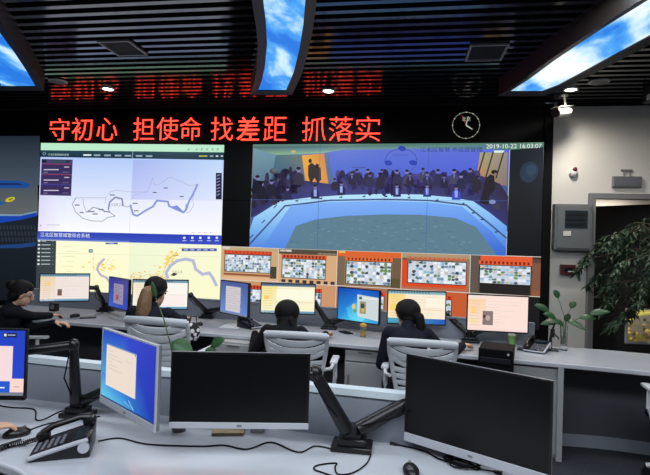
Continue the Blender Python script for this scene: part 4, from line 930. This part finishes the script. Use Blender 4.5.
PG = 'operators seated at the far desk'
def seat_pair(px, Z, rz, label, chair, cpx, cZ, crz, clabel, hands, **k):
    cp = seat_at(cpx, cZ)
    if chair.get('label'): dup(chair, cp, crz, clabel)
    else: chair.location = cp; chair.rotation_euler = (0, 0, crz); chair['label'] = clabel
    p = seat_at(px, Z); hs = [local(p, rz, (*at_z(*h_, .79).xy, .795)) for h_ in hands]
    return person(p, rz, label, hands=hs, group=PG, **k)
chair_hi, chair_mid, chair_lo = make_chair(0, .13), make_chair(-.07, .025), make_chair(-.12, .015)
chair_arm = make_chair(-.035, 0)
seat_pair(144, 3.98, R(-2), 'seated woman in dark suit with long brown ponytail, seen from behind', chair_hi, 175, 3.86, R(-3), 'white slatted chair of the woman with the brown ponytail', [(128, 318), (197, 321.5)], lean=.10, s=.97, seat=.46, head_drop=.02, hair='longtail', hair_mat='hair_brown', suit='navy', head_turn=-8)
seat_pair(280, 4.08, R(2), 'seated woman in black with short dark hair in the middle, seen from behind', chair_lo, 302, 4.12, R(2), 'white slatted chair in front of the cream-page monitor', [(255, 333), (326, 334)], lean=.20, s=.93, seat=.335, hair='bob', head_turn=8, head_drop=.05)
seat_pair(411, 3.82, R(8), 'seated woman in dark suit with low black ponytail, seen from behind at right', chair_mid, 423, 3.9, R(-3), 'white slatted chair nearest the computer tower', [(385, 343), (463, 346)], lean=.18, s=.95, seat=.385, hair='sidetail', suit='navy', head_turn=24, head_drop=.05)
seat_pair(0, 4.45, R(-58), 'seated person in black with glasses at far left, reaching for a mouse', chair_arm, 22, 4.42, R(-72), 'white armchair of the person with glasses at far left', [(55, 323), (68, 317.5)], lean=.09, s=.92, seat=.42, hair='bun', glasses=True, head_turn=12, head_drop=.04)
# the one whose hand rests on a mouse at the left of the nearest desk
pp = Vector((-2.02, 1.42, 0)); hz = at_z(1, 431, .775)
person(pp, R(-18), 'person beyond the left edge with one hand on a black mouse', hands=[local(pp, R(-18), (-2.1, 1.95, .795)), local(pp, R(-18), (hz.x-.03, hz.y-.07, .80))], lean=.08, hair='tail', voxel=.0065)
chair0.location = (pp.x, pp.y, 0); chair0.rotation_euler = (0, 0, R(-18)); chair0['label'] = 'white chair of the person beyond the left edge'
p = at_d(696, 383, 3.5); dup(chair0, (p.x, p.y, 0), R(-4), 'white chair at the right edge, only one armrest showing')

# ------------------------------------------------------------------ telephones
def phone(loc, rz, label, s=1.0, near=True, group=None):
    t = thing('desk_phone', label, 'telephone', loc, rz, group)
    def wedge(w, d, h0, h1, x=0, y=0, z=0): return [(x-w/2, y-d/2, z), (x+w/2, y-d/2, z), (x+w/2, y+d/2, z), (x-w/2, y+d/2, z), (x-w/2, y-d/2, z+h0), (x+w/2, y-d/2, z+h0), (x+w/2, y+d/2, z+h1), (x-w/2, y+d/2, z+h1)]
    b = bmesh.new(); vs = [b.verts.new(Vector(v)*s) for v in wedge(.18, .215, .022, .085)]
    for f in ((3, 2, 1, 0), (4, 5, 6, 7), (0, 1, 5, 4), (1, 2, 6, 5), (2, 3, 7, 6), (3, 0, 4, 7)): b.faces.new([vs[i] for i in f])
    bmesh.ops.bevel(b, geom=b.edges[:], offset=.006*s, segments=2, profile=.5, affect='EDGES')
    MB()._add(b).build('body', 'black', t, True)
    sl = math.atan2(.063, .215); zf = lambda y: (.0535+y*math.tan(sl))
    def P(x, y, z=0): return Vector((x, y, zf(y)+z))*s
    rt = (sl, 0, 0)
    kp = MB()
    for i in range(4):
        for j in range(5): kp.box(P(-.012+i*.024, -.085+j*.022, .003), (.017*s, .014*s, .007*s), .002, rot=rt, seg=1)
    kp.build('keypad', 'key', t)
    MB().box(P(.03, .07, .004), (.105*s, .045*s, .008*s), .002, rot=rt).build('display', 'control_window', t)
    m = MB(); m.tube([P(.092, -.105, -.008), P(.095, -.05, -.006), P(.095, .06, -.008), P(.092, .1, -.012)], .009*s, 8); m.cyl(P(.089, .085, -.035), P(.101, .085, -.035), .021*s); m.tube([P(-.08, -.108, -.006), P(0, -.112, -.006), P(.092, -.105, -.008)], .006*s, 8)
    m.build('trim', 'silver', t, True)
    m = MB(); m.tube([P(-.06, -.088, .03), P(-.06, -.05, .045), P(-.06, .05, .045), P(-.06, .088, .032)], [.018*s, .016*s, .016*s, .02*s], 10, flat=.8); m.box(P(-.06, -.085, .018), (.05*s, .05*s, .035*s), .012, rot=rt); m.box(P(-.06, .085, .018), (.05*s, .05*s, .035*s), .012, rot=rt)
    m.build('handset', 'black', t, True)
    return t
ph = phone(at_z(63.5, 451, ZT), R(-64), 'black and silver desk phone with handset at front left of the nearest desk', 1.0)
hl = [at_z(37, 440, .765), at_z(24, 444, .75), at_z(10, 446, .748), at_z(-6, 452, .748)]
pts = []
for i in range(3):
    a, b_ = hl[i], hl[i+1]; u = (b_-a).normalized(); sd = Vector((-u.y, u.x, 0))
    for k in range(36): q = k/36; ag = q*2*PI*7; pts.append(a.lerp(b_, q)+sd*.009*math.cos(ag)+Vector((0, 0, .009*math.sin(ag)+.004)))
inv = ph.matrix_basis.inverted()
MB().tube([inv @ p for p in pts], .0028, 5).build('coiled_cord', 'black', ph, True)
phone(at_z(250, 327.5, ZT), R(60), 'dark desk phone in front of the operator monitor with a grey document', .95, group='small phones on the operators desk')
phone(at_z(374, 325.5, ZT), R(20), 'dark desk phone under the bright blue desktop monitor', .9, group='small phones on the operators desk')
phone(at_z(536, 351, ZT), R(-30), 'dark desk phone left of the vase', .95, group='small phones on the operators desk')
p = at_z(526.5, 351, ZT)
t = thing('remote_control', 'slim black remote lying before the phone near the vase', 'remote', (p.x, p.y, ZT), R(-18))
MB().box((0, 0, .011), (.15, .04, .022), .006).build('body', 'black', t); m = MB()
for k in range(6): m.box((-.05+k*.02, 0, .023), (.012, .02, .004))
m.build('buttons', 'key', t)

# ------------------------------------------------------------------ small things on the desks
def mouse(px, py, rz, label, s=1.0):
    p = at_z(px, py, ZT+.01); t = thing('computer_mouse', label, 'mouse', (p.x, p.y, ZT), R(rz), 'black computer mice')
    m = MB(); m.ell((0, 0, .010), (.031*s, .054*s, .026*s)); bmesh.ops.bisect_plane(m.bm, geom=m.bm.verts[:]+m.bm.edges[:]+m.bm.faces[:], plane_co=(0, 0, .0005), plane_no=(0, 0, -1), clear_outer=True); m.build('shell', 'black', t, True)
    MB().cyl((-.004, .028, .031), (.004, .028, .031), .008).build('scroll_wheel', 'grey_plastic', t)
    return t
mouse(17, 433.5, -40, 'black mouse under the hand at the left edge')
mouse(411, 471, 10, 'black mouse at the bottom edge beside the coiled cable', 1)
mouse(199, 324.5, -10, 'black mouse under the right hand of the ponytailed woman')
mouse(75, 316, -30, 'black mouse at the far left operator hand')
def cable(pix, label, r=.003, z=None):
    P = [Vector((*at_z(px, py, ZT).xy, ZT+r+.0005)) for px, py in pix]; P = [Vector((a, b, ZT+r+.0005)) for a, b in curve([(p.x, p.y) for p in P], 7)]
    return tag(MB().tube(P, r, 6).build('cable', 'matte_black', None, True), label, 'cable', 'black cables lying on the nearest desk')
cable([(98, 442), (120, 439), (148, 445), (200, 447), (224, 446), (247, 450), (271, 443), (298, 453), (315, 447), (333, 450)], 'long black cable running from the phone under the black monitor')
cable([(371, 455), (366, 465), (352, 474), (338, 475), (335, 468), (336, 464), (318, 466), (314, 470), (324, 474), (336, 478)], 'black cable loop in front of the arm between black monitors')
cable([(26, 432), (50, 424), (80, 420), (100, 417)], 'thin mouse cable crossing behind the desk phone')
cable([(-6, 405), (10, 408), (34, 410), (36, 420), (44, 420), (58, 413), (66, 411)], 'black cable zigzagging from the left monitor to the monitor arm')
P = []
random.seed(3)
for k in range(84):
    a = k*.48; rx, ry = .062+.012*math.sin(a*.37+1), .034+.008*math.cos(a*.61)
    P.append((rx*math.cos(a)+.01*math.sin(a*.21), ry*math.sin(a)+.006*math.cos(a*.3), .005+.016*(k/84)+.005*math.sin(a*1.7)))
p = at_z(461, 465.5, ZT); t = tag(None or bpy.data.objects.new('coiled_cable', None), 'coiled black cable bundle with plug below the turned black monitor', 'cable'); COL.objects.link(t); t.location = p; t.rotation_euler = (0, 0, R(-24))
MB().tube(P, .0026, 6).build('coil', 'matte_black', t, True)
inv = t.matrix_basis.inverted()
lead = [inv @ Vector((*at_z(a, b_, ZT).xy, ZT+.006)) for a, b_ in ((397, 446), (412, 449), (426, 453), (438, 460), (450, 464))]
MB().tube(lead, .003, 6).build('lead', 'matte_black', t, True); MB().tube([lead[0]+(lead[0]-lead[1]).normalized()*.03, lead[0]], [.008, .006], 8).build('plug', 'black', t, True)
e_ = [inv @ Vector((*at_z(a, b_, ZT).xy, ZT+.006)) for a, b_ in ((472, 467), (482, 471), (494, 473))]
MB().tube(e_, .003, 6).build('lead', 'matte_black', t, True); MB().tube([e_[-1], e_[-1]+Vector((.03, .0, .003))], [.007, .009], 8).build('plug', 'black', t, True)
p = at_z(226, 434, ZT); t = thing('notebook', 'small tan notebook lying under the square black monitor', 'book', (p.x, p.y+.04, ZT), R(14))
MB().box((0, 0, .003), (.14, .13, .006), .001).build('cover', 'note', t); MB().box((0, .002, .008), (.132, .122, .006)).build('pages', 'paper', t); MB().box((0, 0, .0125), (.14, .13, .003), .001).build('cover', 'note', t)
p = at_z(256, 434, ZT); tag(MB().box((p.x, p.y+.03, ZT+.012), (.06, .05, .024), .006).build('charger_block', 'grey_plastic'), 'small grey charger block beside the tan notebook', 'charger')
a, b_ = at_z(-4, 447, ZT+.006), at_z(25, 438, ZT+.006); t = thing('pen', 'dark pen lying left of the desk phone', 'pen', a)
MB().tube([(0, 0, 0), (b_-a)*.85], .0045, 8).build('barrel', 'black', t, True); MB().tube([(b_-a)*.85, b_-a], [.0045, .001], 8).build('tip', 'silver', t, True)
# tumbler with a yellow lid
p = at_z(363, 337, ZT); t = thing('drink_tumbler', 'clear tumbler with yellow lid below the bright blue monitor', 'cup', p)
MB().lathe([(.026, 0), (.030, .10), (.027, .10), (.024, .006), (0, .006)]).build('cup', 'glass', t, True); MB().lathe([(.031, .098), (.032, .118), (.012, .128), (0, .13)]).build('lid', 'yellow', t, True); MB().lathe([(0, .008), (.024, .008), (.026, .055), (0, .055)]).build('drink', 'yellow', t, True)
p = at_z(346, 333, ZT); t = thing('mobile_phone', 'black mobile phone lying left of the yellow-lidded tumbler', 'phone', (p.x, p.y, ZT), R(35)); MB().box((0, 0, .005), (.08, .155, .009), .003).build('body', 'black', t); MB().box((0, 0, .0098), (.074, .148, .001)).build('screen', 'screen_off', t)
p = at_z(88, 318, ZT); t = thing('mobile_phone', 'black mobile phone lying beside the far left mouse', 'phone', (p.x, p.y, ZT), R(-60)); MB().box((0, 0, .005), (.08, .155, .009), .003).build('body', 'black', t); MB().box((0, 0, .0098), (.074, .148, .001)).build('screen', 'screen_off', t)
p = at_z(233, 326, ZT); tag(MB().box((p.x, p.y, ZT+.0012), (.2, .28, .002), rot=None).build('paper_sheet', 'paper'), 'white paper sheet lying left of the dark phone', 'paper')
p = at_z(512, 346.5, ZT); t = thing('cup', 'small green cup under the pink-white monitor', 'cup', p); MB().lathe([(.028, 0), (.036, .10), (.033, .10), (.026, .006), (0, .006)]).build('body', 'green_plastic', t, True); MB().lathe([(.037, .098), (.037, .108), (0, .112)]).build('lid', 'white', t, True)
p = at_z(54, 311, ZT); t = thing('socket_box', 'small dark socket box on the desk under the leftmost operator monitor', 'socket', p, R(-5)); MB().box((0, 0, .045), (.09, .06, .09), .006).build('body', 'black', t); MB().box((0, -.031, .05), (.05, .004, .05)).build('socket_face', 'grey_plastic', t)
# black upright desk gadget beside the vase
p = at_z(552, 350.5, ZT); t = thing('phone_stand', 'slim black upright stand between the phone and the vase', 'stand', p, R(-10))
MB().box((0, 0, .008), (.10, .085, .016), .005).build('base', 'black', t); m = MB(); m.tube([(-.01, .01, .012), (-.012, .01, .10), (.005, .01, .19), (.02, .01, .235)], [.013, .012, .010, .008], 8); m.build('pole', 'black', t, True)
m = MB(); m.box((.0, -.005, .15), (.035, .02, .075), .006); m.build('holder', 'black', t); m = MB(); m.tube([(.005, .01, .15), (.045, .0, .115), (.05, 0, .10)], .006, 8); m.build('clamp', 'black', t, True)
# computer tower on a black mobile pedestal
p = at_d(498.5, 343, 3.92); t = thing('pedestal_cabinet', 'low black mobile pedestal carrying the computer tower', 'cabinet', (p.x, p.y+.05, 0), R(-14))
MB().box((0, 0, .24), (.34, .34, .42), .006).build('body', 'black', t); dr = MB().box((0, -.175, .32), (.32, .014, .16), .003).build('drawer', 'matte_black', t); MB().box((0, -.186, .37), (.12, .012, .012), .003).build('drawer_handle', 'grey_plastic', dr)
dr = MB().box((0, -.175, .13), (.32, .014, .18), .003).build('drawer', 'matte_black', t); MB().box((0, -.186, .19), (.12, .012, .012), .003).build('drawer_handle', 'grey_plastic', dr)
for a in (-.14, .14):
    for b_ in (-.14, .14): MB().cyl((a-.01, b_, .016), (a+.01, b_, .016), .016).build('caster', 'black', t)
t = thing('computer_tower', 'glossy black computer tower right of the dark-suited woman', 'computer', (p.x, p.y+.05, .45), R(-14)); TK = .385
MB().box((0, 0, TK/2), (.25, .31, TK), .008).build('case', 'matte_black', t); m = MB(); m.box((0, -.158, .30), (.22, .008, .04), .002); m.box((0, -.158, .22), (.22, .006, .012)); m.build('front_panel', 'dark_metal', t); m = MB()
for k in range(9): m.box((-.09+k*.022, -.157, .11), (.008, .006, .15))
m.build('front_grille', 'matte_black', t); MB().cyl((.09, -.155, .355), (.09, -.164, .355), .008).build('power_button', 'silver', t)
# spotted pouch hung at the arm of the ponytailed woman's chair
p = at_d(193, 332, 3.86); t = tag(MB().ell((0, 0, 0), (.055, .04, .075)).build('pouch', 'spots', None, True), 'black and white spotted pouch by the ponytailed woman right elbow', 'pouch'); t.location = p
MB().tube([(-.03, 0, .06), (-.02, 0, .12), (.02, 0, .12), (.03, 0, .06)], .004, 6).build('strap', 'black', t, True)

# ------------------------------------------------------------------ plants
def leaf_shape(b, base, d, L_, w, droop=.4, fold=.18, n=6, nrm=Vector((0, 0, 1))):
    d = d.normalized(); sd = d.cross(nrm); sd = sd.normalized() if sd.length > 1e-3 else Vector((1, 0, 0)); up = sd.cross(d).normalized(); prev = None
    for k in range(n+1):
        u = k/n; ww = w*math.sin(PI*min(1, u*.92+.06))**.8 if 0 < k < n else w*.06
        c_ = base+d*L_*u+Vector((0, 0, -droop*L_*u*u)); row = [b.verts.new(c_-sd*ww/2+up*fold*ww), b.verts.new(c_), b.verts.new(c_+sd*ww/2+up*fold*ww)]
        if prev:
            for j in range(2): b.faces.new((prev[j], prev[j+1], row[j+1], row[j]))
        prev = row
def leaves(name, m, root, specs, th=.0012):
    b = bmesh.new()
    for s_ in specs: leaf_shape(b, *s_)
    o = MB()._add(b).build(name, m, root, True, 60); so = o.modifiers.new('t', 'SOLIDIFY'); so.thickness = th
    return o
V = Vector
# vase with sprays of leaves at the desk end
p = at_z(563.5, 350, ZT); t = thing('vase_plant', 'leafy green plant in a clear glass vase at the desk end', 'plant', p)
MB().lathe([(.034, 0), (.036, .01), (.026, .03), (.030, .18), (.034, .215), (.031, .215), (.027, .18), (.022, .035), (0, .03)]).build('vase', 'glass', t, True)
MB().lathe([(0, .036), (.021, .036), (.026, .12), (0, .12)]).build('water', 'glass', t, True)
S = [((-.02, -.01, .05), (-.03, 0, .24), (-.13, -.02, .32)), ((0, 0, .05), (.01, 0, .26), (-.05, .01, .44)), ((.01, .01, .05), (.02, .01, .25), (.12, 0, .28)), ((0, .01, .05), (0, .02, .24), (.055, .02, .36)), ((.0, -.01, .05), (-.01, -.01, .22), (-.08, -.04, .27)), ((.01, 0, .05), (.015, -.01, .23), (.19, -.02, .315))]
m = MB()
for a in S: m.tube([V(q) for q in a], [.004, .0035, .002], 6)
m.build('stems', 'stem', t, True)
for a, ln, wd_ in zip(S, (.17, .11, .14, .09, .15, .19), (.065, .055, .06, .055, .06, .06)):
    d = (V(a[2])-V(a[1])).normalized(); leaves('leaf', 'leaf', t, [(V(a[2]), d, ln, wd_, .25, .12, 7, V((-.1, -.75, .65)))])
leaves('leaf', 'leaf', t, [(V((-.03, 0, .235)), V((-1, -.2, .1)), .18, .065, .2, .12, 7, V((.1, -.75, .65)))]); leaves('leaf', 'leaf', t, [(V((.01, 0, .25)), V((.2, -.4, 1)), .10, .055, .2, .12, 7, V((.1, -.75, .65)))]); leaves('leaf', 'leaf', t, [(V((.02, 0, .25)), V((.9, -.5, -.1)), .15, .06, .3, .12, 7, V((.1, -.75, .65)))]); leaves('leaf', 'leaf', t, [(V((-.01, -.01, .22)), V((-.7, -.7, .5)), .13, .065, .3, .12, 7, V((.1, -.75, .65)))])
# long-stemmed plant behind the black centre monitor
p = at_d(180, 400, 2.27); t = thing('potted_plant', 'long-stemmed broad-leaved plant rising behind the square black monitor', 'plant', (p.x, p.y, ZT))
MB().lathe([(.03, 0), (.038, .09), (.034, .09), (.027, .01), (0, .01)]).build('pot', 'pot', t, True); MB().lathe([(0, .075), (.033, .075), (.033, .082), (0, .082)]).build('soil', 'soil', t)
org = V((p.x, p.y, ZT))
tip = [at_d(156, 298, 2.24)-org, at_d(172, 342, 2.2)-org, at_d(211, 346, 2.24)-org]
m = MB()
m.tube([V((0, 0, .07)), tip[1]+V((.0, 0, -.03)), at_d(164, 320, 2.22)-org, tip[0]], [.005, .004, .003, .002], 6)
m.tube([V((.01, 0, .07)), V((.07, .0, .25)), tip[2]], [.005, .004, .003], 6); m.build('stems', 'stem', t, True)
for q, d, ln, w_, dr, nn in ((tip[0], V((-.25, -.1, 1)), .075, .024, 0, V((.1, -1, .2))), (tip[1], V((.9, -.2, -.35)), .12, .085, .2, V((-.1, -.8, .7))), (tip[2], V((.75, -.2, .5)), .085, .05, .1, V((-.3, -.9, .5))), (tip[2], V((.1, -.2, -1)), .07, .06, .1, V((0, -1, .3)))):
    o = leaves('leaf', 'leaf', t, [(q, d, ln, w_, dr, .12, 7, nn)])
# tree in front of the doorway
p = at_d(662, 330, 5.05); t = thing('potted_tree', 'dense dark green potted tree in front of the doorway', 'tree', (p.x, p.y, 0))
MB().lathe([(.15, 0), (.2, .36), (.185, .36), (.14, .02), (0, .02)]).build('pot', 'pot', t, True); MB().lathe([(0, .31), (.184, .31), (.184, .33), (0, .33)]).build('soil', 'soil', t)
random.seed(11); tm = MB(); tm.tube([(0, 0, .3), (.02, 0, .7), (-.02, .02, 1.1), (0, 0, 1.5), (-.02, 0, 1.8)], [.03, .027, .024, .018, .01], 8)
sp = []
for i in range(64):
    a = random.uniform(0, 2*PI); z0 = random.uniform(.95, 1.8); out = random.uniform(.3, .74)*(1-.28*abs(z0-1.4)/.5); d = V((math.cos(a), math.sin(a)*.7, 0))
    q0 = V((0, 0, z0)); q1 = q0+d*out*.5+V((0, 0, .18)); q2 = q0+d*out+V((0, 0, random.uniform(-.02, .22))); q3 = q2+d*.12+V((0, 0, -.16))
    tm.tube([q0, q1, q2, q3], [.009, .007, .005, .002], 5)
    for k in range(60):
        u = random.random(); q = q0.lerp(q1, u) if k < 4 else (q1.lerp(q2, u) if k < 20 else q2.lerp(q3, u)); b2 = random.uniform(0, 2*PI)
        sp.append((q, V((math.cos(b2)*.8+d.x*.5, math.sin(b2)*.8+d.y*.5, random.uniform(-.9, .2))), random.uniform(.06, .10), random.uniform(.022, .034), .35, .15, 3))
tm.build('trunk', 'bark', t, True); tag(leaves('foliage', 'leaf_dark', t, sp, .0008))
# floor-standing display behind the tree
a = at_d(627.5, 341, 5.7); c_ = at_d(675, 327, 5.7); t = thing('display_stand', 'floor-standing screen with a golden mountain picture behind the tree', 'screen', (c_.x, c_.y, 0), R(6))
wS, hS = 2*(c_.x-a.x)*.985, .36; zc = c_.z
MB().box((0, .02, zc-.01), (wS+.03, .04, hS+.04), .005).build('housing', 'silver', t); m = MB(); m.cyl((0, .05, .03), (0, .05, zc), .025); m.build('pole', 'black', t); m = MB(); m.box((0, .05, .015), (.5, .36, .03), .006); m.build('base', 'black', t)
c = Canvas(lambda u, v: ((u-.5)*wS, -.002, zc+(.5-v)*hS), (0, -1, 0), .0005)
c.poly([(0, 0), (1, 0), (1, 1), (0, 1)], [(176, 166, 84), (140, 140, 110), (60, 60, 44), (66, 62, 38)]); c.up(); c.poly([(0, .5), (.1, .2), (.3, .12), (.5, .3), (.75, .1), (1, .4), (1, 1), (0, 1)], [(90, 86, 80), (120, 114, 100), (96, 92, 84), (84, 80, 66), (130, 120, 90), (90, 84, 60), (80, 66, 30), (96, 84, 40)]); c.up()
for i in range(160): x = random.random(); y = random.uniform(.3, 1); c.ell(x, y, random.uniform(.01, .03), random.uniform(.02, .06), random.choice([(176, 150, 58), (120, 100, 50), (90, 90, 84), (60, 56, 44), (104, 100, 90), (76, 74, 68)]), 6)
c.up(); c.poly([(.45, 1), (.52, .55), (.6, .75), (.66, .62), (.74, 1)], (150, 140, 96)); c.line([(0, .32), (.14, .1), (.34, .04), (.6, .2)], .05, (206, 190, 90)); c.build('screen', 'monitor', t)
